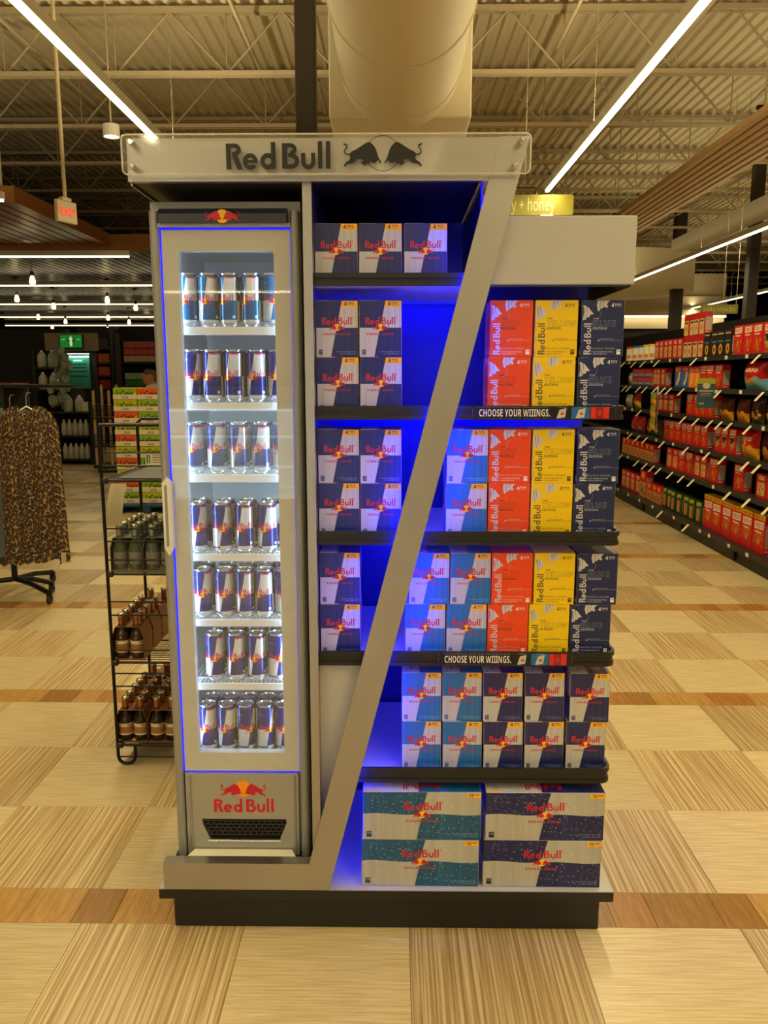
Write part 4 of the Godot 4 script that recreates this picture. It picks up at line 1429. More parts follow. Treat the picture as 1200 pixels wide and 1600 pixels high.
func build_cartons() -> void:
	var W := 0.1055
	var H := 0.1375
	var D := 0.107
	var front := Rect2(0, 0, 1, 0.64)
	var lid := Rect2(0, 0.655, 1, 0.345)
	var cm := MB.new().cbox(Vector3(0, H * 0.5, -D * 0.5), Vector3(W, H, D), 0.0014, front, front, lid).done()
	var kinds := {
		"o": [printed(carton_print(NAVY, "ENERGY DRINK"), 0.32, 0.0, {"clearcoat_enabled": true, "clearcoat": 0.3}), "navy and silver"],
		"s": [printed(carton_print(SKY, "SUGARFREE"), 0.32, 0.0, {"clearcoat_enabled": true, "clearcoat": 0.3}), "light blue"],
		"r": [printed(edition_print(Color(0.94, 0.29, 0.07), Color(0.34, 0.16, 0.08), "RED", "Watermelon", true), 0.38), "orange-red"],
		"y": [printed(edition_print(Color(0.96, 0.80, 0.0), Color(0.33, 0.30, 0.10), "YELLOW", "Tropical", false), 0.38), "yellow"],
		"b": [printed(edition_print(Color(0.10, 0.15, 0.33), Color(0.72, 0.73, 0.76), "BLUE", "Blueberry", true), 0.38), "dark blue"],
	}
	var surf := [1.735, 1.416, 1.099, 0.779, 0.453]
	var shelf_word := ["top shelf", "second shelf", "third shelf", "fourth shelf", "lowest black shelf"]
	# shelf, layer (0 low, 1 high), kinds, centres
	var rows := [
		[0, 0, "ooo", [-0.1415, -0.0335, 0.0765]],
		[1, 1, "oo", [-0.1415, -0.0335]], [1, 0, "oo", [-0.1405, -0.0325]],
		[2, 1, "oo", [-0.1405, -0.033]], [2, 0, "oo", [-0.1405, -0.0325]],
		[3, 1, "o", [-0.140]], [3, 0, "o", [-0.1395]],
		[1, 1, "ryb", [0.2900, 0.4010, 0.5150]], [1, 0, "ryb", [0.2870, 0.3990, 0.5115]],
		[2, 1, "sryb", [0.1870, 0.2945, 0.4050, 0.5180]], [2, 0, "sryb", [0.1865, 0.2955, 0.4045, 0.5135]],
		[3, 1, "ssryb", [0.0930, 0.2010, 0.3090, 0.4190, 0.5300]], [3, 0, "ssryb", [0.0840, 0.1925, 0.3010, 0.4095, 0.5180]],
		[4, 1, "ssooo", [0.0755, 0.1840, 0.2930, 0.4045, 0.5245]], [4, 0, "ssooo", [0.0765, 0.1865, 0.2970, 0.4075, 0.5195]],
	]
	for r in rows:
		var right_side: bool = r[3][0] > 0.05
		for k in r[3].size():
			var kind: String = r[2][k]
			var at := Vector3(r[3][k], surf[r[0]] + H * r[1] + 0.0002, -2.03 + rng.randf_range(-0.002, 0.002))
			var where: String
			var lay := ["lower", "upper"]
			if r[0] == 0:
				where = "%s from the divider on the top shelf" % ORD[k]
			elif not right_side:
				if r[3].size() == 1:
					where = "%s one left of slanted bar, %s" % [lay[r[1]], shelf_word[r[0]]]
				else:
					where = "%s layer, %s from divider, %s" % [lay[r[1]], ORD[k], shelf_word[r[0]]]
			else:
				var nth := 0
				for j in k:
					if r[2][j] == kind:
						nth += 1
				var rep: bool = r[2].count(kind) > 1
				where = "%s layer, %sright of slanted bar, %s" % [lay[r[1]], (ORD[nth] + " " if rep else ""), shelf_word[r[0]]]
			var o := obj("drink_carton", cm, kinds[kind][0])
			o.position = at
			o.rotation.y = deg_to_rad(rng.randf_range(-0.8, 0.8))
			if at.x > 0.5:
				o.rotation.y = deg_to_rad(rng.randf_range(-1.0, -0.2))
			tag(o, "%s four-pack carton, %s" % [kinds[kind][1], where], "carton", "four-pack cartons on the stand")
	# twelve packs on the base
	var cf := Rect2(0, 0, 1, 0.62)
	var cl := Rect2(0, 0.64, 1, 0.36)
	var km := MB.new().cbox(Vector3(0, 0.0695, -0.0535), Vector3(0.3185, 0.139, 0.107), 0.0016, cf, Rect2(0, 0, 0.33, 0.62), cl).done()
	var big := [[printed(case_print(SKY.darkened(0.2), "SUGARFREE"), 0.32), 0.074, "light blue and silver"], [printed(case_print(NAVY, "ENERGY DRINK"), 0.32), 0.4045, "navy and silver"]]
	for b in big:
		for k in 2:
			var o := obj("drink_case", km, b[0])
			o.position = Vector3(b[1] + (0.004 if k else 0.0), 0.1312 + 0.1392 * k, -1.986)
			o.rotation.y = deg_to_rad([-0.3, 0.4][k])
			tag(o, "wide %s twelve-pack case, %s of its stack on the base" % [b[2], ["bottom", "top"][k]], "carton", "twelve-pack cases on the base")


func build_cans() -> void:
	var prof := [Vector2(0.0, 0.003), Vector2(0.019, 0.003), Vector2(0.021, 0.0), Vector2(0.0235, 0.002), Vector2(0.0262, 0.009), Vector2(0.0265, 0.012)]
	var body := MB.new().lathe([Vector2(0.0265, 0.010), Vector2(0.0265, 0.121), Vector2(0.0262, 0.1245), Vector2(0.0235, 0.1305)], 28, Vector3.ZERO, Basis(), 0.25).done()
	var foot := MB.new().lathe(prof, 24).done()
	var lid := MB.new().lathe([Vector2(0.0235, 0.1305), Vector2(0.0245, 0.1325), Vector2(0.0242, 0.1350), Vector2(0.0225, 0.1350), Vector2(0.0215, 0.1315), Vector2(0.0, 0.1312)], 24).done()
	var tab := MB.new().cbox(Vector3(0, 0.1328, 0.004), Vector3(0.009, 0.0012, 0.017), 0.0005).done()
	var alu := mat(Color(0.80, 0.80, 0.80), 0.22, 1.0)
	var skin := []
	for p in [can_print(Color(0.05, 0.10, 0.42), "ENERGY DRINK"), can_print(Color(0.08, 0.36, 0.55), "SUGARFREE")]:
		var m := printed(p, 0.22, 0.45, {"texture_repeat": true})
		m.uv1_scale = Vector3(2, 1, 1)
		skin.append(m)
	var proto := []
	for k in 2:
		var t := thing("drink_can", "", "can")
		obj("body", body, skin[k], t)
		obj("foot", foot, alu, t)
		var l := obj("lid", lid, alu, t)
		obj("tab", tab, alu, l)
		proto.append([t, false])
	var sy := [1.631, 1.439, 1.250, 1.036, 0.853, 0.670, 0.4612]
	var xs := [
		[-0.5345, -0.4805, -0.4260, -0.3690, -0.3140], [-0.5305, -0.4760, -0.4200, -0.3600, -0.3050], [-0.5330, -0.4720, -0.4130, -0.3530, -0.2985],
		[-0.5320, -0.4650, -0.4040, -0.3430], [-0.5250, -0.4650, -0.4090, -0.3545, -0.2995], [-0.4980, -0.4390, -0.3810, -0.3240], [-0.5250, -0.4710, -0.4170, -0.3620, -0.3080]]
	var rowname := ["top", "second", "third", "fourth", "fifth", "sixth", "bottom"]
	for r in sy.size():
		for rank in 2:
			for k in xs[r].size():
				var kind := 1 if r == 0 else 0
				var turn := deg_to_rad(rng.randf_range(-38, 30)) + (0.0 if r < 6 else deg_to_rad(24))
				var at := Vector3(xs[r][k], sy[r] + 0.0002, -2.132 - rank * 0.056)
				var lab: String
				if rank == 0:
					lab = "%s slim drink can, %s from the handle side, %s cooler row" % ["light blue" if kind else "blue and silver", ORD[k], rowname[r]]
				else:
					lab = "%s slim drink can hidden behind the %s front can, %s cooler row" % ["light blue" if kind else "blue and silver", ORD[k], rowname[r]]
				var o: Node3D
				if not proto[kind][1]:
					o = proto[kind][0]
					proto[kind][1] = true
					o.position = at
					o.rotation.y = turn
					o.set_meta("label", lab)
					o.set_meta("group", "cans in the cooler")
				else:
					o = dup(proto[kind][0], at, turn, lab, "cans in the cooler")


# soft bag: two bellied faces with crimped ends; base at y 0, print on both faces
func bag_mesh(w: float, h: float, d: float, sd: int) -> ArrayMesh:
	var f := FastNoiseLite.new()
	f.seed = sd
	f.frequency = 9.0
	var m := MB.new()
	for side in [1.0, -1.0]:
		var g := []
		for i in 13:
			var row := []
			var v := i / 12.0
			for j in 9:
				var u := j / 8.0
				var swell := pow(sin(PI * clampf(v * 0.94 + 0.03, 0, 1)), 0.6) * pow(sin(PI * clampf(u, 0.0, 1.0)), 0.5)
				var edge := 1.0 - 0.10 * sin(PI * v)
				var wr := f.get_noise_3d(u * w * 3.0, v * h * 3.0, side) * 0.05 * w * sin(PI * u)
				row.append(Vector3((u - 0.5) * w * edge, v * h * (1.0 - 0.02 * absf(u - 0.5)), side * (d * 0.5 * swell + 0.001) + wr * swell))
			g.append(row)
		m.sheet(g, side < 0.0)
	return m.done()


func build_gondola() -> void:
	var X := 2.77
	var go := thing("shelf_run", "long black store shelf run filled with red snack boxes and bags", "store shelf", Vector3.ZERO)
	var z0 := -4.3
	var z1 := -12.5
	obj("base_kick", MB.new().span(Vector3(X + 0.03, 0.0, z0), Vector3(X + 1.0, 0.115, z1)), M.black, go)
	obj("back_panel", MB.new().span(Vector3(X + 0.62, 0.115, z0), Vector3(X + 0.66, 2.05, z1)), M.wall_dark, go)
	obj("end_panel", MB.new().span(Vector3(X + 0.10, 0.115, z1), Vector3(X + 0.66, 2.0, z1 - 0.02)), M.wall_dark, go)
	for k in 7:
		obj("foot_bracket", MB.new().span(Vector3(X + 0.012, 0.02, -5.2 - k * 1.22), Vector3(X + 0.03, 0.115, -5.26 - k * 1.22)), M.black_metal, go)
	var sy := [0.14, 0.562, 0.845, 1.128, 1.392, 1.672]
	var shelf_g := mat(Color(0.20, 0.195, 0.19), 0.4, 0.3)
	var tag_w := mat(Color(0.93, 0.89, 0.76), 0.5)
	var tag_m := MB.new().cbox(Vector3(0, -0.045, 0), Vector3(0.002, 0.09, 0.042), 0.0005).done()
	var tag_f := MB.new().cbox(Vector3(0, 0, 0), Vector3(0.002, 0.03, 0.05), 0.0005).done()
	for k in sy.size():
		var inset := 0.0 if k == 0 else 0.03
		var s := obj("shelf", MB.new().span(Vector3(X + inset, sy[k] - 0.022, z0), Vector3(X + 0.62, sy[k], z1)), shelf_g, go)
		obj("price_channel", MB.new().span(Vector3(X + inset - 0.006, sy[k] - 0.036, z0), Vector3(X + inset, sy[k] + 0.004, z1)), shelf_g, s)
		var z := -5.3 - rng.randf() * 0.2
		while z > -10.4:
			var hang := rng.randf() < (0.62 if k > 0 else 0.3)
			if hang:
				var o := obj("price_tag", tag_m, tag_w, s)
				o.transform = Transform3D(Basis(Vector3.BACK, deg_to_rad(-42)), Vector3(X + inset - 0.008, sy[k] - 0.008, z))
			else:
				var o := obj("price_tag", tag_f, tag_w, s)
				o.position = Vector3(X + inset - 0.0075, sy[k] - 0.016, z)
			z -= rng.randf_range(0.18, 0.46)
	# goods: print, depth of the thing, upright box or bag
	var P := {
		"cheese": ["box", printed(snack_print(Color(0.83, 0.09, 0.06), "cheese")), "red cracker box with an orange heap"],
		"cheese2": ["box", printed(snack_print(Color(0.83, 0.09, 0.06), "cheese2")), "red cracker box with a dark picture"],
		"cheese_banner": ["box", printed(snack_print(Color(0.80, 0.08, 0.06), "banner")), "large red cracker box with a yellow top band"],
		"thin_red": ["box", printed(snack_print(Color(0.80, 0.10, 0.09), "thin")), "red and tan snack box"],
		"tall_red": ["box", printed(snack_print(Color(0.76, 0.09, 0.08), "tall")), "tall red cracker box with a cream front"],
		"dark": ["box", printed(snack_print(Color(0.16, 0.08, 0.07), "dark")), "dark brown pretzel box"],
		"box_blue": ["box", printed(snack_print(Color(0.17, 0.40, 0.71), "blue")), "blue and red snack box"],
		"box_orange": ["box", printed(snack_print(Color(1.00, 0.53, 0.08), "orange")), "orange and red snack box"],
		"cookie": ["box", printed(snack_print(Color(0.85, 0.09, 0.09), "cookie")), "red and brown cookie box"],
		"cracker_rb": ["box", printed(snack_print(Color(0.85, 0.12, 0.11), "roundcrack")), "red and blue cracker box"],
		"green": ["box", printed(snack_print(Color(0.09, 0.24, 0.09), "green")), "dark green cracker box"],
		"bag_big": ["bag", printed(bag_print(Color(0.72, 0.06, 0.05), Color(0.45, 0.66, 0.74), "SNAPD", Color(0.95, 0.93, 0.88)), 0.3), "big red and pale blue snack bag"],
		"bag_red": ["bag", printed(bag_print(Color(0.74, 0.05, 0.04), Color(0.86, 0.62, 0.08), "SNAPD", Color(0.95, 0.93, 0.88)), 0.3), "red and yellow snack bag with white lettering"],
		"bag_red2": ["box", printed(snack_print(Color(0.92, 0.09, 0.08), "thin")), "bright red narrow snack box"],
		"bag_gold": ["bag", printed(bag_print(Color(0.34, 0.09, 0.04), Color(0.88, 0.58, 0.05), "", Color.WHITE), 0.3), "golden yellow snack bag"],
		"bag_dark": ["bag", printed(bag_print(Color(0.20, 0.05, 0.03), Color(0.26, 0.22, 0.03), "", Color.WHITE), 0.3), "dark olive snack bag"],
		"bag_brown": ["bag", printed(bag_print(Color(0.22, 0.05, 0.03), Color(0.55, 0.20, 0.10), "", Color.WHITE), 0.3), "dark brown snack bag with an orange picture"],
		"bag_purple": ["bag", printed(bag_print(Color(0.76, 0.09, 0.08), Color(0.46, 0.16, 0.36), "", Color.WHITE), 0.35), "red and purple biscuit bag"],
		"bag_green": ["bag", printed(bag_print(Color(0.30, 0.08, 0.05), Color(0.12, 0.30, 0.09), "", Color.WHITE), 0.35), "brown and green biscuit bag"],
		"bag_yellow": ["bag", printed(bag_print(Color(0.62, 0.12, 0.08), Color(0.90, 0.72, 0.08), "", Color.WHITE), 0.35), "red and yellow biscuit bag"],
		"bag_white": ["bag", printed(bag_print(Color(0.80, 0.78, 0.74), Color(0.60, 0.58, 0.56), "", Color.WHITE), 0.3), "white snack bag at the far end"],
	}
	var shelf_name := ["bottom shelf", "second shelf up", "third shelf up", "fourth shelf up", "fifth shelf up", "top shelf"]
	var rows := [
		[0, [["thin_red", 9.99, 9.24, 4, 0.22], ["cookie", 9.22, 8.98, 1, 0.30], ["cookie", 8.96, 8.46, 3, 0.19], ["green", 8.44, 8.03, 3, 0.21], ["green", 8.01, 7.33, 4, 0.21], ["cheese_banner", 7.30, 6.06, 6, 0.30], ["thin_red", 6.00, 5.56, 2, 0.26], ["cheese_banner", 5.45, 4.45, 5, 0.30]]],
		[1, [["cookie", 10.01, 9.68, 2, 0.19], ["cookie", 9.66, 8.78, 5, 0.19], ["bag_red2", 8.38, 8.05, 2, 0.215], ["cheese", 8.04, 7.65, 2, 0.215], ["thin_red", 7.61, 7.29, 2, 0.21], ["cheese", 7.23, 7.03, 1, 0.22], ["cheese", 6.72, 6.52, 1, 0.22], ["thin_red", 6.30, 5.92, 2, 0.19], ["cookie", 5.85, 4.45, 8, 0.19]]],
		[2, [["bag_purple", 9.82, 9.32, 2, 0.19], ["bag_green", 9.23, 8.69, 2, 0.19], ["cheese", 8.54, 7.33, 7, 0.205], ["cheese2", 7.17, 6.72, 3, 0.22], ["bag_red", 6.70, 6.35, 1, 0.235], ["bag_brown", 6.32, 5.98, 1, 0.235], ["cheese", 5.90, 4.45, 8, 0.205]]],
		[3, [["bag_white", 10.09, 9.86, 1, 0.15], ["bag_yellow", 9.77, 9.50, 1, 0.18], ["bag_purple", 9.07, 8.85, 1, 0.18], ["thin_red", 8.76, 8.25, 3, 0.19], ["cheese", 7.89, 7.22, 4, 0.205], ["bag_gold", 7.20, 6.90, 1, 0.19], ["bag_gold", 6.86, 6.60, 1, 0.19], ["bag_dark", 6.56, 6.33, 1, 0.21], ["bag_dark", 6.31, 6.05, 1, 0.21], ["thin_red", 6.0, 4.45, 8, 0.19]]],
		[4, [["bag_white", 10.03, 9.83, 1, 0.15], ["cracker_rb", 9.76, 9.03, 3, 0.095], ["thin_red", 8.98, 8.58, 3, 0.19], ["box_blue", 8.27, 7.90, 2, 0.20], ["box_orange", 7.88, 7.61, 2, 0.20], ["cheese", 7.60, 7.10, 3, 0.21], ["bag_big", 6.74, 6.28, 1, 0.235], ["bag_big", 6.13, 5.75, 1, 0.235], ["box_orange", 5.70, 4.45, 7, 0.20]]],
		[5, [["thin_red", 8.95, 8.13, 6, 0.20], ["tall_red", 8.11, 7.57, 4, 0.215], ["dark", 7.55, 6.93, 4, 0.22], ["cheese", 6.90, 6.38, 3, 0.24], ["cheese2", 6.36, 5.70, 4, 0.24], ["dark", 5.65, 4.45, 7, 0.22]]],
	]
	var count := {}
	var cache := {}
	var made := []
	for r in rows:
		for it in r[1]:
			var kind: String = it[0]
			var spec = P[kind]
			var cnt: int = it[3]
			var wz: float = (it[1] - it[2]) / cnt
			for k in cnt:
				var zc: float = -(it[1] - wz * (k + 0.5))
				var key := "%s%.2f%.2f" % [spec[0], wz, it[4]]
				if not cache.has(key):
					if spec[0] == "box":
						cache[key] = MB.new().cbox(Vector3(0, it[4] * 0.5, -0.05), Vector3(wz * 0.95, it[4], 0.075 if it[4] < 0.28 else 0.085), 0.002, Rect2(0, 0, 0.6, 1), Rect2(0.62, 0, 0.38, 1), Rect2(0.02, 0.02, 0.05, 0.02)).done()
					else:
						var bm := bag_mesh(wz * 0.94, it[4], wz * 0.36, 3 + made.size())
						cache[key] = bm
				made.append([r[0], kind, zc, sy[r[0]], cache[key], spec, 0.0])
	# second layers and stacked extras seen on the shelves
	var slab := MB.new().cbox(Vector3(0, 0.0475, -0.05), Vector3(0.231, 0.095, 0.075), 0.002, Rect2(0, 0, 0.6, 1), Rect2(0.62, 0, 0.38, 1), Rect2(0.02, 0.02, 0.05, 0.02)).done()
	for k in 3:
		made.append([4, "cracker_rb", -(9.76 - 0.2433 * (k + 0.5)), sy[4] + 0.0955, slab, P["cracker_rb"], 0.0])
	var tall := MB.new().cbox(Vector3(0, 0.1, -0.05), Vector3(0.128, 0.2, 0.075), 0.002, Rect2(0, 0, 0.6, 1), Rect2(0.62, 0, 0.38, 1), Rect2(0.02, 0.02, 0.05, 0.02)).done()
	for k in 9:
		made.append([5, "tall_red", -(8.10 - 0.135 * (k + 0.5)), sy[5] + 0.2155 if k < 4 else sy[5] + 0.0, tall, P["tall_red"], 0.0 if k < 4 else 0.16])
	for k in 3:
		made.append([5, "cheese2", -(6.30 - 0.16 * (k + 0.5)), sy[5] + 0.2402, tall, P["cheese2"], 0.02])
	var total := {}
	for m in made:
		var kk := "%d%s" % [m[0], m[1]]
		total[kk] = total.get(kk, 0) + 1
	for m in made:
		var kk := "%d%s" % [m[0], m[1]]
		count[kk] = count.get(kk, 0) + 1
		var o := obj("snack_box" if m[5][0] == "box" else "snack_bag", m[4], m[5][1])
		var fx: float = 2.835 if m[5][0] == "box" else 2.905
		o.position = Vector3(fx + m[6] + rng.randf_range(0.0, 0.012), m[3] + 0.0005, m[2])
		o.rotation.y = -PI / 2 + deg_to_rad(rng.randf_range(-2.5, 2.5)) * (1.0 if m[5][0] == "bag" else 0.3)
		var where: String = "on the " + shelf_name[m[0]]
		if total[kk] > 1:
			where = "%s from far end, %s" % [ORD[mini(count[kk] - 1, 15)], shelf_name[m[0]]]
		tag(o, "%s, %s" % [m[5][2], where], "snack box" if m[5][0] == "box" else "snack bag", "goods on the snack shelf run")
	# canisters at the far end of the top shelf
	var cb := MB.new().lathe([Vector2(0.0, 0.0), Vector2(0.05, 0.0), Vector2(0.05, 0.15), Vector2(0.045, 0.152)], 18).done()
	var cp := MB.new().lathe([Vector2(0.046, 0.150), Vector2(0.051, 0.152), Vector2(0.051, 0.175), Vector2(0.0, 0.177)], 18).done()
	var cprint := canvas(128, 96, Color(0.90, 0.88, 0.82))
	disc(cprint, 0.25, 0.5, 0.09, Color(0.92, 0.52, 0.12))
	disc(cprint, 0.75, 0.5, 0.09, Color(0.92, 0.52, 0.12))
	rect(cprint, 0.05, 0.72, 0.95, 0.82, Color(0.2, 0.35, 0.6))
	var cskin := printed(finish(cprint), 0.4)
	var lidc := [Color(0.10, 0.42, 0.62), Color(0.10, 0.42, 0.62), Color(0.95, 0.78, 0.05), Color(0.95, 0.78, 0.05), Color(0.80, 0.10, 0.08)]
	var lidn := ["blue", "blue", "yellow", "yellow", "red"]
	for k in 5:
		var t := thing("snack_canister", "white canister with %s lid, %s one on the top shelf" % [lidn[k], ["far", "near", "far", "near", "farthest"][k]], "canister", Vector3(2.87, 1.6725, -[9.68, 9.46, 9.25, 9.05, 9.92][k]), 0.8, "canisters on the top shelf")
		obj("body", cb, cskin, t)
		obj("lid", cp, mat(lidc[k], 0.4), t)
	# hanging strip of snack packs and the teal shelf card
	var hs := thing("clip_strip", "hanging strip of small green and yellow snack packs clipped to a shelf", "clip strip")
	obj("strip", MB.new().span(Vector3(2.735, 0.93, -8.40), Vector3(2.738, 1.40, -8.44)), M.white_plastic, hs)
	var pk := printed(bag_print(Color(0.52, 0.50, 0.12), Color(0.85, 0.60, 0.15), "", Color.WHITE), 0.35)
	var pm := bag_mesh(0.17, 0.125, 0.05, 77)
	for k in 3:
		var o := obj("snack_pack", pm, pk, hs)
		o.position = Vector3(2.70, 0.95 + 0.13 * k, -8.42)
		o.rotation.y = -PI / 2
	var cd := canvas(96, 150, Color(0.12, 0.30, 0.36))
	rect(cd, 0, 0, 1, 0.18, Color(0.62, 0.66, 0.14))
	disc(cd, 0.5, 0.24, 0.24, Color(0.80, 0.40, 0.16), 0.8)
	disc(cd, 0.5, 0.24, 0.19, Color(0.75, 0.74, 0.66), 0.8)
	rect(cd, 0.10, 0.40, 0.90, 0.44, Color(0.80, 0.80, 0.72))
	rect(cd, 0.2, 0.50, 0.8, 0.53, Color(0.62, 0.66, 0.14))
	rect(cd, 0.2, 0.57, 0.8, 0.60, Color(0.70, 0.25, 0.20))
	rect(cd, 0.12, 0.82, 0.42, 0.88, Color(0.62, 0.66, 0.14))
	var sc := thing("shelf_card", "teal and lime promotion card sticking out from the snack shelf", "sign", Vector3(2.76, 1.385, -7.02), deg_to_rad(-12))
	obj("card", MB.new().cbox(Vector3(-0.06, -0.03, 0), Vector3(0.145, 0.255, 0.003), 0.0005), printed(finish(cd), 0.4), sc)
	obj("clip", MB.new().span(Vector3(0.01, -0.03, -0.004), Vector3(0.04, 0.0, 0.004)), M.white_plastic, sc)


func build_bottle_rack() -> void:
	# wire rack beside the stand, four shelves; its right half stands behind the cooler
	var rk := thing("wire_rack", "black wire bottle rack standing beside the stand's cooler", "rack")
	var xl := -1.078
	var xr := -0.42
	var zf := -2.92
	var zb := -3.36
	var r := 0.0065
	for e in [[xl, 1.0], [xr, -1.0]]:
		var s: float = e[1]
		var x: float = e[0]
		obj("upright", MB.new().tube([Vector3(x, 1.33, zf), Vector3(x, 0.035, zf), Vector3(x + 0.006 * s, 0.018, zf), Vector3(x + 0.02 * s, 0.008, zf), Vector3(x + 0.036 * s, 0.0066, zf), Vector3(x + 0.052 * s, 0.010, zf), Vector3(x + 0.064 * s, 0.022, zf), Vector3(x + 0.068 * s, 0.04, zf), Vector3(x + 0.068 * s, 0.085, zf)], r, 7), M.black_metal, rk)
		obj("upright", MB.new().tube([Vector3(x, 1.30, zb), Vector3(x, 0.0066, zb)], r, 7), M.black_metal, rk)
		for y in [1.125, 0.77, 0.421, 0.083]:
			obj("side_rail", MB.new().tube([Vector3(x, y, zf), Vector3(x, y, zb)], 0.004, 5), M.black_metal, rk)
			obj("clip", MB.new().cbox(Vector3(x + 0.012 * s, y, zf), Vector3(0.022, 0.022, 0.02), 0.004), M.black, rk)
	obj("top_rail", MB.new().tube([Vector3(xl, 1.33, zf), Vector3(xr, 1.33, zf)], r, 7), M.black_metal, rk)
	obj("back_hoop", MB.new().tube([Vector3(xl, 1.28, zb), Vector3(xl, 1.31, zb), Vector3(xl + 0.02, 1.33, zb), Vector3(xr - 0.02, 1.33, zb), Vector3(xr, 1.31, zb), Vector3(xr, 1.28, zb)], r, 7), M.black_metal, rk)
	for y in [1.229, 1.18, 0.945, 0.896, 0.825, 0.663, 0.61, 0.47, 0.377, 0.325, 0.034]:
		obj("guard_wire", MB.new().tube([Vector3(xl, y, zf), Vector3(xr, y, zf)], 0.0032, 5), M.black_metal, rk)
	for y in [1.24, 0.97, 0.68, 0.36]:
		obj("back_wire", MB.new().tube([Vector3(xl, y, zb), Vector3(xr, y, zb)], 0.0032, 5), M.black_metal, rk)
	for y in [1.125, 0.77, 0.421, 0.083]:
		var g := MB.new()
		g.tube([Vector3(xl, y, zf), Vector3(xr, y, zf)], 0.005, 6)
		g.tube([Vector3(xl, y, zb), Vector3(xr, y, zb)], 0.005, 6)
		for k in 18:
			var z := lerpf(zf, zb, (k + 0.5) / 18.0)
			g.tube([Vector3(xl, y - 0.001, z), Vector3(xr, y - 0.001, z)], 0.0022, 4)
		obj("wire_shelf", g, M.black_metal, rk)
	obj("shelf_liner", MB.new().span(Vector3(xl + 0.05, 1.129, zf - 0.02), Vector3(xr, 1.132, zb + 0.02)), mat(Color(0.22, 0.20, 0.18), 0.5), rk)
	var ps := []
	for i in 9:
		var row := []
		for j in 4:
			row.append(Vector3(-0.02 + j * 0.02 + 0.0035 * i, -0.16 + i * 0.02, 0.004 * sin(j * 2.2) + 0.02 * sin(i * 0.35)))
		ps.append(row)
	var pp := obj("paper_sheet", MB.new().sheet(ps), mat(Color(0.70, 0.66, 0.55), 0.7))
	pp.position = Vector3(-1.045, 1.118, -2.90)
	tag(pp, "creased paper sheet hanging from the wire rack's top shelf", "paper")
	# bottles: glass body, neck foil and cap, paper label; four to a carrier
	var glassc := [mat(Color(0.42, 0.45, 0.36, 0.55), 0.06, 0.0, {"transparency": BaseMaterial3D.TRANSPARENCY_ALPHA}), mat(Color(0.26, 0.17, 0.05), 0.08), mat(Color(0.20, 0.13, 0.05), 0.08)]
	var bodym := MB.new().lathe([Vector2(0.0, 0.0), Vector2(0.025, 0.0), Vector2(0.028, 0.004), Vector2(0.028, 0.085), Vector2(0.024, 0.103), Vector2(0.014, 0.123), Vector2(0.0125, 0.155), Vector2(0.0125, 0.163)], 16).done()
	var foil := MB.new().lathe([Vector2(0.0135, 0.135), Vector2(0.0135, 0.168), Vector2(0.0145, 0.170)], 14).done()
	var capm := MB.new().lathe([Vector2(0.0150, 0.168), Vector2(0.0150, 0.175), Vector2(0.012, 0.178), Vector2(0.0, 0.178)], 14).done()
	var labm := MB.new().lathe([Vector2(0.0284, 0.028), Vector2(0.0284, 0.075)], 16).done()
	var labp := canvas(96, 64, Color(0.62, 0.42, 0.24))
	rect(labp, 0, 0.0, 1, 0.28, Color(0.85, 0.80, 0.68))
	rect(labp, 0.1, 0.1, 0.9, 0.18, Color(0.2, 0.15, 0.1))
	rect(labp, 0, 0.86, 1, 1, Color(0.85, 0.80, 0.68))
	var labm_a := printed(finish(labp), 0.5)
	var labm_c := mat(Color(0.50, 0.49, 0.44), 0.4)
	var foil_a := mat(Color(0.66, 0.42, 0.24), 0.3, 0.7)
	var foil_c := mat(Color(0.62, 0.62, 0.58), 0.3, 0.8)
	var cap_c := mat(Color(0.72, 0.70, 0.62), 0.25, 0.9)
	var kinds := [["clear", glassc[0], foil_c, labm_c], ["amber", glassc[1], foil_a, labm_a], ["brown", glassc[2], foil_a, labm_a]]
	# carrier: sleeve round the bottles with sloping shoulders
	var cw := 0.118
	var cd := 0.062
	var sleeve := PackedVector2Array([Vector2(-cw / 2, 0.0), Vector2(cw / 2, 0.0), Vector2(cw / 2, 0.05), Vector2(cw / 2 - 0.006, 0.095), Vector2(cw / 2 - 0.024, 0.128), Vector2(-cw / 2 + 0.024, 0.128), Vector2(-cw / 2 + 0.006, 0.095), Vector2(-cw / 2, 0.05)])
	var levels := [[0.776, 0, [-1.008, -0.885, -0.762], 3, "upper"], [0.427, 1, [-1.020], 4, "middle"], [0.089, 2, [-1.024, -0.900, -0.776], 4, "lower"]]
	for L in levels:
		var kd = kinds[L[1]]
		var band := MB.new()
		for s in [-1.0, 1.0]:
			band.box(Vector3(0, 0.004, s * (0.0605)), Vector3(cw, 0.008, 0.001))
		# top panel with a hole for each neck, sloping shoulders outside the bottles
		band.span(Vector3(-0.016, 0.1305, -0.0575), Vector3(0.016, 0.132, 0.0575))
		for e in [-1.0, 1.0]:
			band.span(Vector3(0.043 * e, 0.1305, -0.0575), Vector3(0.0465 * e, 0.132, 0.0575))
			for q in [[-0.0575, -0.043], [-0.016, 0.016], [0.043, 0.0575]]:
				band.span(Vector3(0.016 * e, 0.1305, q[0]), Vector3(0.043 * e, 0.132, q[1]))
			band.box(Vector3(0.0532 * e, 0.1105, 0), Vector3(0.0015, 0.0435, 0.115), Basis(Vector3.BACK, 0.325 * e))
		band.box(Vector3(cw / 2 + 0.0006, 0.045, 0), Vector3(0.001, 0.09, 0.115)).box(Vector3(-cw / 2 - 0.0006, 0.045, 0), Vector3(0.001, 0.09, 0.115))
		var bmesh := band.done()
		var bm := mat([Color(0.42, 0.43, 0.36), Color(0.46, 0.28, 0.10), Color(0.45, 0.27, 0.11)][L[1]], 0.5)
		var cnt := 0
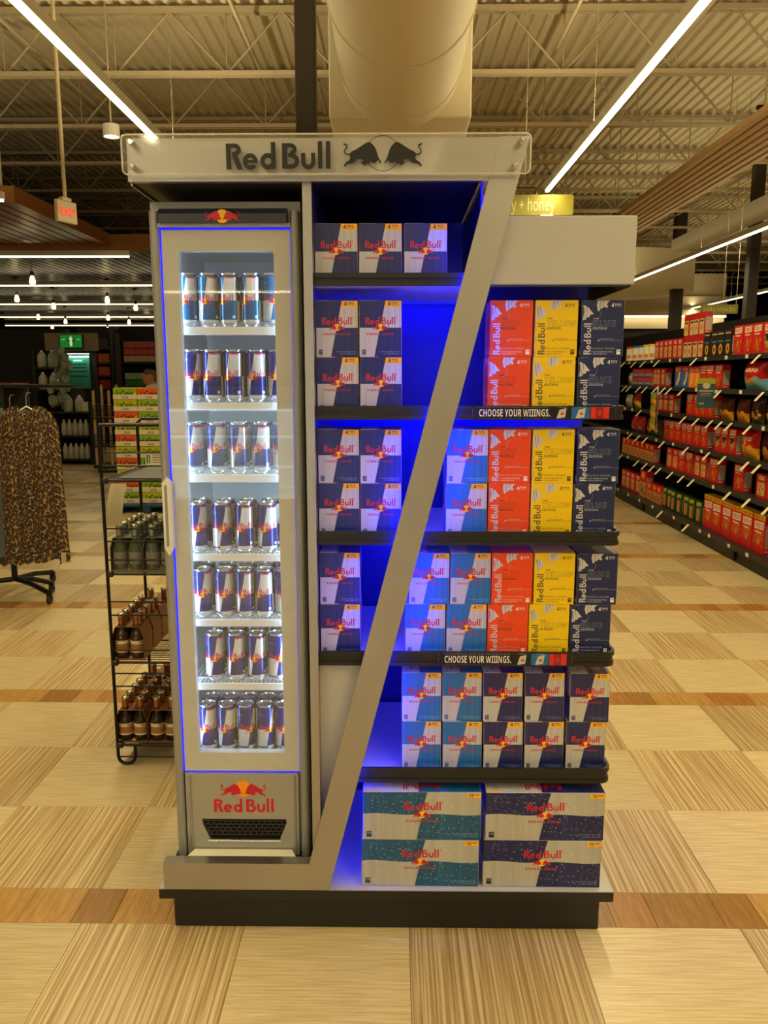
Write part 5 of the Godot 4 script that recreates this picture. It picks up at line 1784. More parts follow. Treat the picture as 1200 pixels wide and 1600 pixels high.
		for ci in L[2].size():
			for di in L[3]:
				if ci == 2 and di > 0:
					continue
				var base := Vector3(L[2][ci], L[0], -2.99 - di * 0.126)
				var c := obj("bottle_carrier", bmesh, bm)
				c.position = base
				tag(c, "%s cardboard four-bottle carrier, %s row, %s deep, on the %s rack shelf" % [["grey-green", "tan", "brown"][L[1]], ORD[ci], ORD[di], L[4]], "carrier", "bottle carriers on the wire rack")
				for b in 4:
					if di > 1 and b > 1:
						continue
					var at := base + Vector3(-0.0295 + 0.059 * (b % 2), 0.0005, 0.0295 - 0.059 * (b / 2))
					var t := thing("glass_bottle", "%s bottle, %s %s in the %s row carrier %s deep, %s rack shelf" % [kd[0], ["front", "back"][b / 2], ["left", "right"][b % 2], ORD[ci], ORD[di], L[4]], "bottle", at, rng.randf_range(-0.5, 0.5), "small bottles on the wire rack")
					obj("body", bodym, kd[1], t)
					obj("neck_foil", foil, kd[2], t)
					obj("cap", capm, cap_c, t)
					obj("label", labm, kd[3], t)
					cnt += 1


func build_clothes_rack() -> void:
	var cr := thing("clothes_rack", "black rolling clothes rack with a tall hanging rail", "clothes rack")
	var z := -5.35
	obj("post", MB.new().tube([Vector3(-2.62, 0.12, z), Vector3(-2.62, 1.45, z)], 0.02, 10), M.black_metal, cr)
	obj("hang_rail", MB.new().tube([Vector3(-3.1, 1.44, z + 0.05), Vector3(-2.10, 1.44, z + 0.05)], 0.012, 8), M.black_metal, cr)
	for a in [[-2.62, z, -2.30, -5.15], [-2.62, z, -2.52, -5.72], [-2.62, z, -2.98, -5.2], [-2.62, z, -2.40, -5.42]]:
		obj("foot_bar", MB.new().tube([Vector3(a[0], 0.12, a[1]), Vector3(lerpf(a[0], a[2], 0.5), 0.11, lerpf(a[1], a[3], 0.5)), Vector3(a[2], 0.075, a[3])], 0.018, 8), M.black_metal, cr)
		var w := obj("caster", MB.new().lathe([Vector2(0.0, -0.012), Vector2(0.028, -0.012), Vector2(0.03, 0.0), Vector2(0.028, 0.012), Vector2(0.0, 0.012)], 16, Vector3(a[2], 0.0305, a[3]), Basis(Vector3.BACK, PI / 2)), M.black, cr)
		obj("caster_fork", MB.new().span(Vector3(a[2] - 0.016, 0.03, a[3] - 0.012), Vector3(a[2] + 0.016, 0.08, a[3] + 0.012)), M.black_metal, cr)
	# leopard print garment: hanging folds, wider to the hem
	var spots := printed(spots_print(), 0.75, 0.0, {"texture_repeat": true, "rim_enabled": true, "rim": 0.2})
	spots.uv1_scale = Vector3(1.35, 2.6, 1)
	garment("leopard_garment", "brown leopard-print garment on a hanger, nearest on the clothes rack", Vector3(-2.318, 0.31, -5.06), 0.39, 0.43, 1.01, spots, 3, 0.10)
	garment("blue_shirt", "pale blue garment mostly hidden behind the leopard print", Vector3(-2.50, 0.30, -5.22), 0.38, 0.50, 1.0, mat(Color(0.34, 0.38, 0.42), 0.85), 9, 0.08)
	garment("grey_garment", "grey patterned garment at the edge of the clothes rack", Vector3(-2.74, 0.24, -5.30), 0.40, 0.52, 1.05, mat(Color(0.36, 0.31, 0.26), 0.85), 14, 0.08)
	garment("yellow_garment", "mustard garment with a pale hanger behind the leopard print", Vector3(-2.96, 0.50, -5.55), 0.36, 0.44, 0.86, mat(Color(0.56, 0.40, 0.12), 0.8), 17, 0.08)
	var tg := obj("garment_tag", MB.new().cbox(Vector3(-2.175, 0.30, -5.02), Vector3(0.035, 0.075, 0.002), 0.0005), mat(Color(0.78, 0.74, 0.62), 0.6))
	tag(tg, "small paper price tag hanging at the leopard garment's hem", "price tag", "tags on the clothes rack")
	var tg2 := obj("garment_tag", MB.new().cbox(Vector3(-2.135, 0.345, -5.03), Vector3(0.032, 0.07, 0.002), 0.0005), mat(Color(0.70, 0.66, 0.55), 0.6))
	tag(tg2, "second small paper tag beside the hem of the leopard garment", "price tag", "tags on the clothes rack")
	# low case of red-capped jars behind the rack
	var jc := thing("jar_case", "black merchandising case with rows of jars behind the clothes rack", "case", Vector3(-3.95, 0, -7.2))
	obj("body", MB.new().span(Vector3(-0.7, 0.0, -0.3), Vector3(0.55, 1.18, 0.0)), M.wall_dark, jc)
	obj("shelf", MB.new().span(Vector3(-0.7, 1.18, -0.3), Vector3(0.55, 1.2, 0.05)), M.black, jc)
	obj("top_shelf", MB.new().span(Vector3(-0.7, 1.42, -0.3), Vector3(0.55, 1.44, 0.02)), mat(Color(0.45, 0.06, 0.05), 0.5), jc)
	obj("back_board", MB.new().span(Vector3(-0.7, 1.2, -0.3), Vector3(0.55, 1.42, -0.27)), M.wall_dark, jc)
	obj("price_card", MB.new().cbox(Vector3(-0.12, 1.07, 0.012), Vector3(0.20, 0.11, 0.004), 0.001), mat(Color(0.80, 0.78, 0.70), 0.5), jc)
	var jb := MB.new().lathe([Vector2(0, 0), Vector2(0.045, 0), Vector2(0.05, 0.01), Vector2(0.05, 0.10), Vector2(0.04, 0.12)], 14).done()
	var jl := MB.new().lathe([Vector2(0.042, 0.118), Vector2(0.045, 0.12), Vector2(0.045, 0.15), Vector2(0.0, 0.152)], 14).done()
	var jg := mat(Color(0.55, 0.52, 0.46, 0.5), 0.08, 0.0, {"transparency": BaseMaterial3D.TRANSPARENCY_ALPHA})
	for k in 7:
		var t := thing("jar", "small clear jar with a red lid, %s from the left end of the black case" % ORD[k], "jar", Vector3(-4.45 + 0.125 * k, 1.2005, -7.28), 0.0, "red-lidded jars")
		obj("body", jb, jg, t)
		obj("lid", jl, mat(Color(0.60, 0.05, 0.05), 0.4), t)


func garment(called: String, label: String, at: Vector3, wtop: float, wlow: float, h: float, m: Material, sd: int, d: float) -> void:
	var t := thing(called, label, "garment", at, 0.0, "garments on the clothes rack")
	var f := FastNoiseLite.new()
	f.seed = sd
	f.frequency = 1.0
	var b := MB.new()
	for side in [1.0, -1.0]:
		var g := []
		for i in 19:
			var v := i / 18.0
			var row := []
			for j in 33:
				var u := j / 32.0
				var w := lerpf(wlow, wtop, v)
				# sloping shoulders and neck
				var top := 1.0 - 0.13 * pow(absf(u - 0.5) * 2.0, 4.0) - (0.035 if absf(u - 0.5) < 0.12 else 0.0)
				var y := v * h * top + (1.0 - v) * 0.05 * f.get_noise_2d(u * 4.0, 7.0)
				var fold := (sin(u * 26.0 + sd + 2.0 * f.get_noise_2d(u * 2.0, v)) * 0.018 + f.get_noise_2d(u * 5.0, v * 2.0 + sd) * 0.02) * (1.15 - v)
				var belly := d * 0.5 * pow(maxf(sin(PI * u), 0.0), 0.6) * (0.55 + 0.45 * (1.0 - v)) * (1.0 if v < 0.97 else 0.5)
				row.append(Vector3((u - 0.5) * w, y, side * belly + fold * sin(PI * u)))
			g.append(row)
		b.sheet(g, side < 0.0)
	obj("cloth", b, m, t)
	obj("hanger", MB.new().tube([Vector3(-wtop * 0.42, h * 0.90, 0), Vector3(0, h * 0.995, 0), Vector3(wtop * 0.42, h * 0.90, 0)], 0.006, 6), M.white_plastic, t)
	obj("hook", MB.new().tube([Vector3(0, h * 0.99, 0), Vector3(0, h + 0.06, 0), Vector3(0.012, h + 0.085, 0), Vector3(0.03, h + 0.08, 0)], 0.003, 5), M.chrome, t)


func build_flat_stack() -> void:
	# drink flats stacked on a blue pallet
	var pal := thing("pallet", "low blue pallet under the stack of bright drink flats", "pallet", Vector3(-2.74, 0, -8.95))
	obj("deck", MB.new().cbox(Vector3(0, 0.09, 0), Vector3(0.72, 0.03, 0.55), 0.006), mat(Color(0.05, 0.24, 0.42), 0.5), pal)
	for x in [-0.3, 0.0, 0.3]:
		obj("runner", MB.new().cbox(Vector3(x, 0.0375, 0), Vector3(0.1, 0.075, 0.55), 0.004), mat(Color(0.05, 0.22, 0.38), 0.5), pal)
	var cols := [[Color(0.50, 0.62, 0.06), Color(0.78, 0.74, 0.06), "lime green"], [Color(0.80, 0.32, 0.10), Color(0.90, 0.55, 0.15), "orange"], [Color(0.66, 0.66, 0.05), Color(0.40, 0.58, 0.06), "yellow-green"]]
	var mats := []
	for c in cols:
		mats.append(printed(juice_print(c[0], c[1], "LaCroix"), 0.45))
	var traym := mat(Color(0.80, 0.75, 0.64), 0.55)
	var trayp := canvas(160, 32, Color(0.80, 0.75, 0.64))
	write(trayp, "LaCroix", 0.36, 0.2, 0.64, 0.8, Color(0.3, 0.27, 0.24))
	var tray2 := printed(finish(trayp), 0.55)
	var wl := 0.262
	var box_m := MB.new().cbox(Vector3(0, 0.063, 0), Vector3(wl - 0.006, 0.124, 0.40), 0.003).done()
	var tray_m := MB.new().cbox(Vector3(0, 0.0265, 0), Vector3(wl, 0.052, 0.406), 0.002).done()
	var order := [[0, 2, 0], [1, 0, 0], [2, 0, 0], [1, 0, 0], [2, 2, 0], [1, 0, 0], [2, 2, 0], [1, 0, 0], [2, 0, 0], [0, 1, 0]]
	var cardp := canvas(96, 64, Color(0.84, 0.82, 0.74))
	rect(cardp, 0.06, 0.2, 0.14, 0.8, Color(0.2, 0.35, 0.15))
	rect(cardp, 0.18, 0.2, 0.24, 0.8, Color(0.2, 0.35, 0.15))
	for q in 4:
		rect(cardp, 0.34, 0.18 + q * 0.17, 0.92, 0.24 + q * 0.17, Color(0.35, 0.35, 0.3))
	var cdo := obj("price_card", MB.new().cbox(Vector3(-2.62, 0.60, -8.738), Vector3(0.22, 0.16, 0.004), 0.001), printed(finish(cardp), 0.5))
	tag(cdo, "white price card with green bars fixed to the stacked drink flats", "card")
	for L in 10:
		for k in 2:
			var c: int = order[L][k]
			var t := thing("drink_flat", "%s drink flat in a cream tray, %s layer up from the pallet, %s column" % [cols[c][2], ORD[L], ["outer", "inner"][k]], "drink flat", Vector3(-2.925 + k * 0.264, 0.1055 + L * 0.127, -8.95), 0.0, "stacked drink flats")
			obj("pack", box_m, mats[c], t)
			obj("tray", tray_m, tray2, t)


func jug_mesh() -> ArrayMesh:
	var m := MB.new()
	m.lathe([Vector2(0.0, 0.0), Vector2(0.066, 0.0), Vector2(0.075, 0.008), Vector2(0.077, 0.15), Vector2(0.07, 0.19), Vector2(0.045, 0.235), Vector2(0.021, 0.255), Vector2(0.020, 0.268)], 14)
	m.tube([Vector3(0.02, 0.24, 0.0), Vector3(0.07, 0.235, 0), Vector3(0.088, 0.20, 0), Vector3(0.086, 0.14, 0), Vector3(0.07, 0.11, 0)], 0.012, 7)
	return m.done()


func build_back_left() -> void:
	# fixture of water jugs, seen across the left aisle
	var jf := thing("jug_fixture", "black shelf fixture of milky water jugs with a pale header", "store shelf", Vector3(-5.42, 0, -13.6))
	obj("back_panel", MB.new().span(Vector3(-0.60, 0.0, -0.42), Vector3(0.28, 2.15, -0.36)), M.wall_dark, jf)
	obj("side_panel", MB.new().span(Vector3(0.26, 0.0, -0.40), Vector3(0.30, 1.05, 0.05)), M.wall_dark, jf)
	obj("side_panel", MB.new().span(Vector3(-0.64, 0.0, -0.40), Vector3(-0.60, 1.95, 0.05)), M.wall_dark, jf)
	obj("header_board", MB.new().span(Vector3(-0.55, 1.92, -0.34), Vector3(0.36, 2.22, -0.30)), mat(Color(0.42, 0.37, 0.28), 0.6), jf)
	var lev := [0.10, 0.50, 0.90, 1.28, 1.64]
	for k in 5:
		obj("shelf", MB.new().span(Vector3(-0.60, lev[k] - 0.03, -0.40), Vector3(0.26 if k < 3 else -0.18, lev[k], 0.05)), M.black, jf)
	var jm := jug_mesh()
	var jugm := mat(Color(0.62, 0.62, 0.56), 0.35, 0.0, {"subsurf_scatter_enabled": true, "subsurf_scatter_strength": 0.3})
	var capm := MB.new().lathe([Vector2(0.0225, 0.255), Vector2(0.0225, 0.278), Vector2(0.0, 0.28)], 12).done()
	for k in 5:
		var n := 5 if k < 2 else 2
		for j in n:
			var x := -0.20 + 0.095 * j if k < 2 else (-0.10 + 0.19 * j if k == 2 else -0.50 + 0.18 * j)
			var t := thing("water_jug", "milky plastic water jug, %s from the left on the %s jug shelf from below" % [ORD[j], ORD[k]], "jug", Vector3(-5.42 + x, lev[k] + 0.0005, -13.62), PI / 2, "water jugs on the fixture")
			if k < 2:
				t.scale = Vector3(0.62, 0.95, 0.62)
			obj("body", jm, jugm, t)
			obj("cap", capm, M.white_plastic, t)
	# green lit sign and poster with hanging paper strands
	var gs := canvas(160, 96, Color(0.05, 0.50, 0.16))
	shape(gs, [Vector2(0.5, 0.06), Vector2(0.58, 0.3), Vector2(0.55, 0.9), Vector2(0.45, 0.9), Vector2(0.42, 0.3)], Color(0.85, 0.92, 0.80))
	shape(gs, [Vector2(0.3, 0.3), Vector2(0.44, 0.42), Vector2(0.44, 0.56), Vector2(0.32, 0.5)], Color(0.03, 0.25, 0.08))
	shape(gs, [Vector2(0.7, 0.3), Vector2(0.56, 0.42), Vector2(0.56, 0.56), Vector2(0.68, 0.5)], Color(0.03, 0.25, 0.08))
	write(gs, "save", 0.07, 0.3, 0.25, 0.42, Color(0.8, 0.9, 0.7))
	write(gs, "refill", 0.75, 0.3, 0.93, 0.42, Color(0.8, 0.9, 0.7))
	gs = finish(gs)
	var gm := printed(gs, 0.4)
	gm.emission_enabled = true
	gm.emission_texture = gm.albedo_texture
	gm.emission_operator = BaseMaterial3D.EMISSION_OP_MULTIPLY
	gm.emission = Color.WHITE
	gm.emission_energy_multiplier = 0.5
	var sg := thing("lit_sign", "small glowing green sign with a white bottle figure over the jug shelves", "sign", Vector3(-5.50, 1.98, -13.84))
	obj("sign_frame", MB.new().cbox(Vector3(0, 0.1, -0.03), Vector3(0.40, 0.235, 0.04), 0.004), M.black, sg)
	obj("sign_face", MB.new().cbox(Vector3(0, 0.1, -0.008), Vector3(0.37, 0.21, 0.004), 0.0005), gm, sg)
	area(Vector3(0, 0.1, 0.0), Vector3.BACK, Vector2(0.37, 0.21), Vector3.RIGHT, Color(0.2, 0.9, 0.4), 0.03, sg)
	var po := canvas(96, 160, Color(0.16, 0.42, 0.33))
	rect(po, 0, 0, 1, 0.05, Color(0.65, 0.80, 0.70))
	for q in [0.24, 0.34, 0.46, 0.60]:
		rect(po, 0.12, q, 0.85, q + 0.045, Color(0.06, 0.18, 0.14))
	rect(po, 0.3, 0.12, 0.7, 0.17, Color(0.6, 0.78, 0.66))
	var pst := obj("wall_poster", MB.new().cbox(Vector3(-5.42, 1.56, -13.90), Vector3(0.40, 0.56, 0.02), 0.002), printed(finish(po), 0.3))
	tag(pst, "teal poster with dark writing below the glowing green sign", "poster")
	var pl := thing("poster_light", "bright light bar along the top of the teal poster", "lamp", Vector3(-5.42, 1.87, -13.84))
	obj("housing", MB.new().cbox(Vector3(0, 0.02, 0), Vector3(0.46, 0.03, 0.05), 0.004), M.black, pl)
	obj("light_tube", MB.new().cbox(Vector3(0, -0.001, 0), Vector3(0.44, 0.01, 0.03), 0.002), M.cool_glow, pl)
	area(Vector3(0, -0.008, 0), Vector3(0, -1, 0.15), Vector2(0.44, 0.03), Vector3.RIGHT, Color(0.9, 0.97, 0.92), 0.25, pl)
	var card := obj("price_card", MB.new().cbox(Vector3(-5.22, 0.985, -13.58), Vector3(0.11, 0.16, 0.004), 0.001), mat(Color(0.72, 0.72, 0.64), 0.5))
	tag(card, "small white card standing on the jug fixture's counter", "card")
	obj_counter()
	# hanging bunch of grey-green paper leaves
	var bunch := thing("leaf_garland", "hanging garland of pale grey-green leaves beside the jug shelves", "garland", Vector3(-5.50, 0.95, -13.28))
	var lf := MB.new()
	lf.prism(PackedVector2Array([Vector2(0, 0), Vector2(0.055, 0.04), Vector2(0.065, 0.09), Vector2(0.03, 0.14), Vector2(0.0, 0.17), Vector2(-0.03, 0.14), Vector2(-0.06, 0.08), Vector2(-0.05, 0.03)]), -0.001, 0.001)
	var lmesh := lf.done()
	var lmat := mat(Color(0.42, 0.46, 0.38), 0.6)
	for k in 44:
		var v := k / 43.0
		var o := obj("leaf", lmesh, lmat, bunch)
		o.transform = Transform3D(Basis.from_euler(Vector3(rng.randf_range(-0.6, 0.6), rng.randf_range(-1.2, 1.2), rng.randf_range(2.2, 4.0))), Vector3(0.05 * sin(v * 5.0) + rng.randf_range(-0.10, 0.10), 0.85 * (1.0 - v) + 0.16, rng.randf_range(-0.08, 0.08)))
	obj("stem", MB.new().tube([Vector3(0.02, 0.0, 0), Vector3(-0.03, 0.4, 0), Vector3(0.03, 0.95, -0.3)], 0.008, 5), lmat, bunch)
	# wood-legged basket stand
	var bs := thing("basket_stand", "wood-legged stand with two black wire baskets beside the jug fixture", "stand", Vector3(-4.42, 0, -12.6))
	for x in [-0.22, 0.02]:
		for z in [-0.18, 0.18]:
			obj("leg", MB.new().cbox(Vector3(x, 0.68, z), Vector3(0.035, 1.36 if z < 0 else 1.2, 0.035), 0.004), M.wood_pale, bs)
	for y in [0.42, 0.86]:
		var w := MB.new()
		for k in 5:
			var yy: float = y + k * 0.045
			w.tube([Vector3(-0.26, yy, 0.24), Vector3(0.30, yy, 0.24), Vector3(0.30, yy, -0.24), Vector3(-0.26, yy, -0.24)], 0.006, 4, true)
		for k in 12:
			var x := -0.26 + 0.56 * k / 11.0
			w.tube([Vector3(x, y, 0.24), Vector3(x, y + 0.18, 0.24)], 0.004, 4)
		w.span(Vector3(-0.26, y - 0.01, -0.24), Vector3(0.30, y, 0.24))
		obj("wire_basket", w, M.black_metal, bs)
	obj("base_tray", MB.new().cbox(Vector3(0.02, 0.10, 0), Vector3(0.56, 0.06, 0.5), 0.01), M.black, bs)
	for x in [-0.18, 0.20]:
		obj("caster", MB.new().lathe([Vector2(0, -0.015), Vector2(0.035, -0.015), Vector2(0.035, 0.015), Vector2(0, 0.015)], 14, Vector3(x, 0.0355, 0.2), Basis(Vector3.BACK, PI / 2)), M.black, bs)
	# chilled wall cases with rows of packs
	var rowsA := [["dark red", Color(0.42, 0.10, 0.06), 0.42], ["dark red", Color(0.42, 0.10, 0.06), 0.70], ["plum", Color(0.18, 0.07, 0.12), 0.98], ["rosy", Color(0.50, 0.12, 0.08), 1.22], ["salmon", Color(0.60, 0.24, 0.14), 1.50], ["orange", Color(0.62, 0.26, 0.10), 1.78], ["dark", Color(0.14, 0.08, 0.06), 2.10]]
	var wc := thing("wall_case", "dark wall case of red packs beyond the basket stand", "case", Vector3(-6.55, 0, -17.6))
	obj("body", MB.new().span(Vector3(-0.45, 0.0, -0.5), Vector3(0.45, 2.55, -0.42)), M.wall_dark, wc)
	obj("side_panel", MB.new().span(Vector3(0.42, 0.0, -0.42), Vector3(0.52, 2.55, 0.06)), M.black, wc)
	for r in rowsA.size():
		obj("shelf", MB.new().span(Vector3(-0.45, rowsA[r][2] - 0.04, -0.42), Vector3(0.42, rowsA[r][2], 0.02)), M.black, wc)
		var pm := mat(rowsA[r][1], 0.45)
		for k in 3:
			var o := pack(0.24, 0.19, pm, Vector3(-6.85 + 0.275 * k, rowsA[r][2] + 0.0005, -17.68))
			tag(o, "%s shelf pack, %s across, %s shelf of the dark wall case from below" % [rowsA[r][0], ORD[k], ORD[r]], "pack", "packs in the dark wall case")
	var wg := thing("case_wall", "dark wall case of pink and green cartons behind the man's head", "case", Vector3(-5.45, 0, -17.6))
	obj("body", MB.new().span(Vector3(-0.60, 0.0, -0.5), Vector3(1.4, 2.55, -0.42)), M.wall_dark, wg)
	obj("end_post", MB.new().span(Vector3(-0.60, 0.0, -0.42), Vector3(-0.46, 2.4, 0.06)), mat(Color(0.16, 0.10, 0.06), 0.6), wg)
	var rowsB := [["cream", Color(0.62, 0.60, 0.50), 1.02, 0.10], ["green", Color(0.16, 0.36, 0.12), 1.28, 0.13], ["pale green", Color(0.46, 0.56, 0.40), 1.42, 0.14], ["cream", Color(0.62, 0.48, 0.40), 1.80, 0.13], ["pink", Color(0.60, 0.20, 0.18), 1.94, 0.14], ["rose", Color(0.56, 0.22, 0.20), 2.09, 0.14]]
	for y in [1.0, 1.26, 1.78]:
		obj("shelf", MB.new().span(Vector3(-0.46, y - 0.02, -0.42), Vector3(1.4, y + 0.018, 0.02)), M.black, wg)
	for r in rowsB.size():
		var pm := mat(rowsB[r][1], 0.45)
		for k in 5:
			var o := pack(0.265, rowsB[r][3] - 0.004, pm, Vector3(-5.72 + 0.27 * k, rowsB[r][2] + 0.0005, -17.66))
			tag(o, "%s carton, %s across, %s layer from below in the case behind the man" % [rowsB[r][0], ORD[k], ORD[r]], "carton", "cartons in the case behind the man")
	# dark partition at the far left
	struct("wall_partition", MB.new().span(Vector3(-12.0, 0.0, -15.0), Vector3(-6.05, 2.35, -15.2)), M.wall_dark)


func pack(w: float, h: float, m: Material, at: Vector3) -> MeshInstance3D:
	var o := obj("shelf_pack", MB.new().cbox(Vector3(0, h * 0.5, 0), Vector3(w, h, 0.16), 0.006), m)
	o.position = at
	return o


func obj_counter() -> void:
	var c := thing("counter_box", "dark crate on the jug fixture's counter below the poster", "crate", Vector3(-5.42, 0.9005, -13.80))
	obj("body", MB.new().cbox(Vector3(0, 0.20, 0), Vector3(0.22, 0.40, 0.12), 0.006), mat(Color(0.12, 0.10, 0.08), 0.7), c)
	obj("front_lip", MB.new().cbox(Vector3(0, 0.03, 0.066), Vector3(0.22, 0.06, 0.01), 0.002), mat(Color(0.3, 0.26, 0.2), 0.7), c)


func sign_text(s: String, size: float, m: Material, parent: Node, at: Vector3, bold := false, squeeze := 1.0) -> void:
	var f := SystemFont.new()
	f.font_names = PackedStringArray(["Droid Sans"])
	f.font_weight = 700 if bold else 400
	var tm := TextMesh.new()
	tm.text = s
	tm.font = f
	tm.font_size = 64
	tm.pixel_size = size / 64.0
	tm.depth = 0.003
	var o := obj("lettering", tm, m, parent)
	o.position = at
	o.scale.x = squeeze


func build_hanging_signs() -> void:
	var green := mat(Color(0.58, 0.55, 0.16), 0.5)
	var cream := mat(Color(0.90, 0.87, 0.66), 0.5)
	var a := thing("aisle_sign", "yellow-green hanging aisle sign reading y + honey above the white canopy", "sign", Vector3(1.33, 3.225, -8.6))
	obj("board", MB.new().prism(rounded(-0.5, -0.1, 0.5, 0.1, 0.02), -0.012, 0.0), green, a)
	sign_text("jelly + honey", 0.165, cream, a, Vector3(0.02, 0.0, 0.001), false, 0.62)
	for x in [-0.12, 0.12]:
		obj("hanger_wire", MB.new().tube([Vector3(x, 0.06, -0.016), Vector3(x, 0.17, -0.016), Vector3(x * 0.9, 0.17, -0.016)], 0.006, 5), M.black_metal, a)
	obj("hanger_bar", MB.new().tube([Vector3(-0.12, 0.17, -0.016), Vector3(0.12, 0.17, -0.016)], 0.006, 5), M.black_metal, a)
	obj("hanger_rod", MB.new().tube([Vector3(0, 0.17, -0.016), Vector3(0, 2.19, -0.016)], 0.004, 5), M.joist, a)
	var b := thing("aisle_sign", "olive hanging aisle sign reading salty snacks over the snack shelves", "sign", Vector3(4.72, 2.455, -12.0))
	obj("board", MB.new().prism(rounded(-0.27, -0.065, 0.27, 0.065, 0.01), -0.012, 0.0), mat(Color(0.42, 0.40, 0.08), 0.5), b)
	sign_text("salty snacks", 0.088, mat(Color(0.66, 0.62, 0.34), 0.5), b, Vector3(0, 0, 0.001))
	for x in [0.055, 0.245]:
		obj("hanger_rod", MB.new().tube([Vector3(x, 0.05, -0.016), Vector3(x, 2.95, -0.016)], 0.004, 5), M.joist, b)
	# exit sign on its stem
	var e := thing("exit_sign", "white exit sign with red glowing letters on a ceiling stem", "sign", Vector3(-3.13, 3.05, -8.0), deg_to_rad(68))
	obj("casing", MB.new().cbox(Vector3(0, 0, -0.02), Vector3(0.25, 0.20, 0.045), 0.006), mat(Color(0.74, 0.68, 0.55), 0.5), e)
	obj("stem", MB.new().tube([Vector3(0, 0.10, -0.02), Vector3(0, 2.36, -0.02)], 0.018, 8), mat(Color(0.74, 0.68, 0.55), 0.5), e)
	obj("canopy", MB.new().cbox(Vector3(0, 0.115, -0.02), Vector3(0.12, 0.035, 0.05), 0.005), mat(Color(0.74, 0.68, 0.55), 0.5), e)
	sign_text("EXIT", 0.10, glow(Color(1.0, 0.05, 0.03), 0.9), e, Vector3(0, -0.005, 0.003), true)
	area(Vector3(0, 0, 0.01), Vector3.BACK, Vector2(0.2, 0.13), Vector3.RIGHT, Color(1, 0.1, 0.05), 0.01, e)
	# round downlight seen beside the header
	var d := thing("downlight", "small round glowing downlight hanging beside the header's corner", "ceiling light", Vector3(-3.0, 4.0, -9.0))
	obj("housing", MB.new().lathe([Vector2(0.0, 0.12), Vector2(0.085, 0.12), Vector2(0.09, 0.0), Vector2(0.08, 0.0)], 18), M.grey_white, d)
	obj("lamp_disc", MB.new().lathe([Vector2(0.0, 0.006), Vector2(0.08, 0.006)], 18), M.strip, d)
	obj("stem", MB.new().tube([Vector3(0, 0.12, 0), Vector3(0, 1.41, 0)], 0.01, 6), M.joist, d)
	area(Vector3(0, 0.0, 0), Vector3.DOWN, Vector2(0.14, 0.14), Vector3.RIGHT, WARM, 0.2, d)


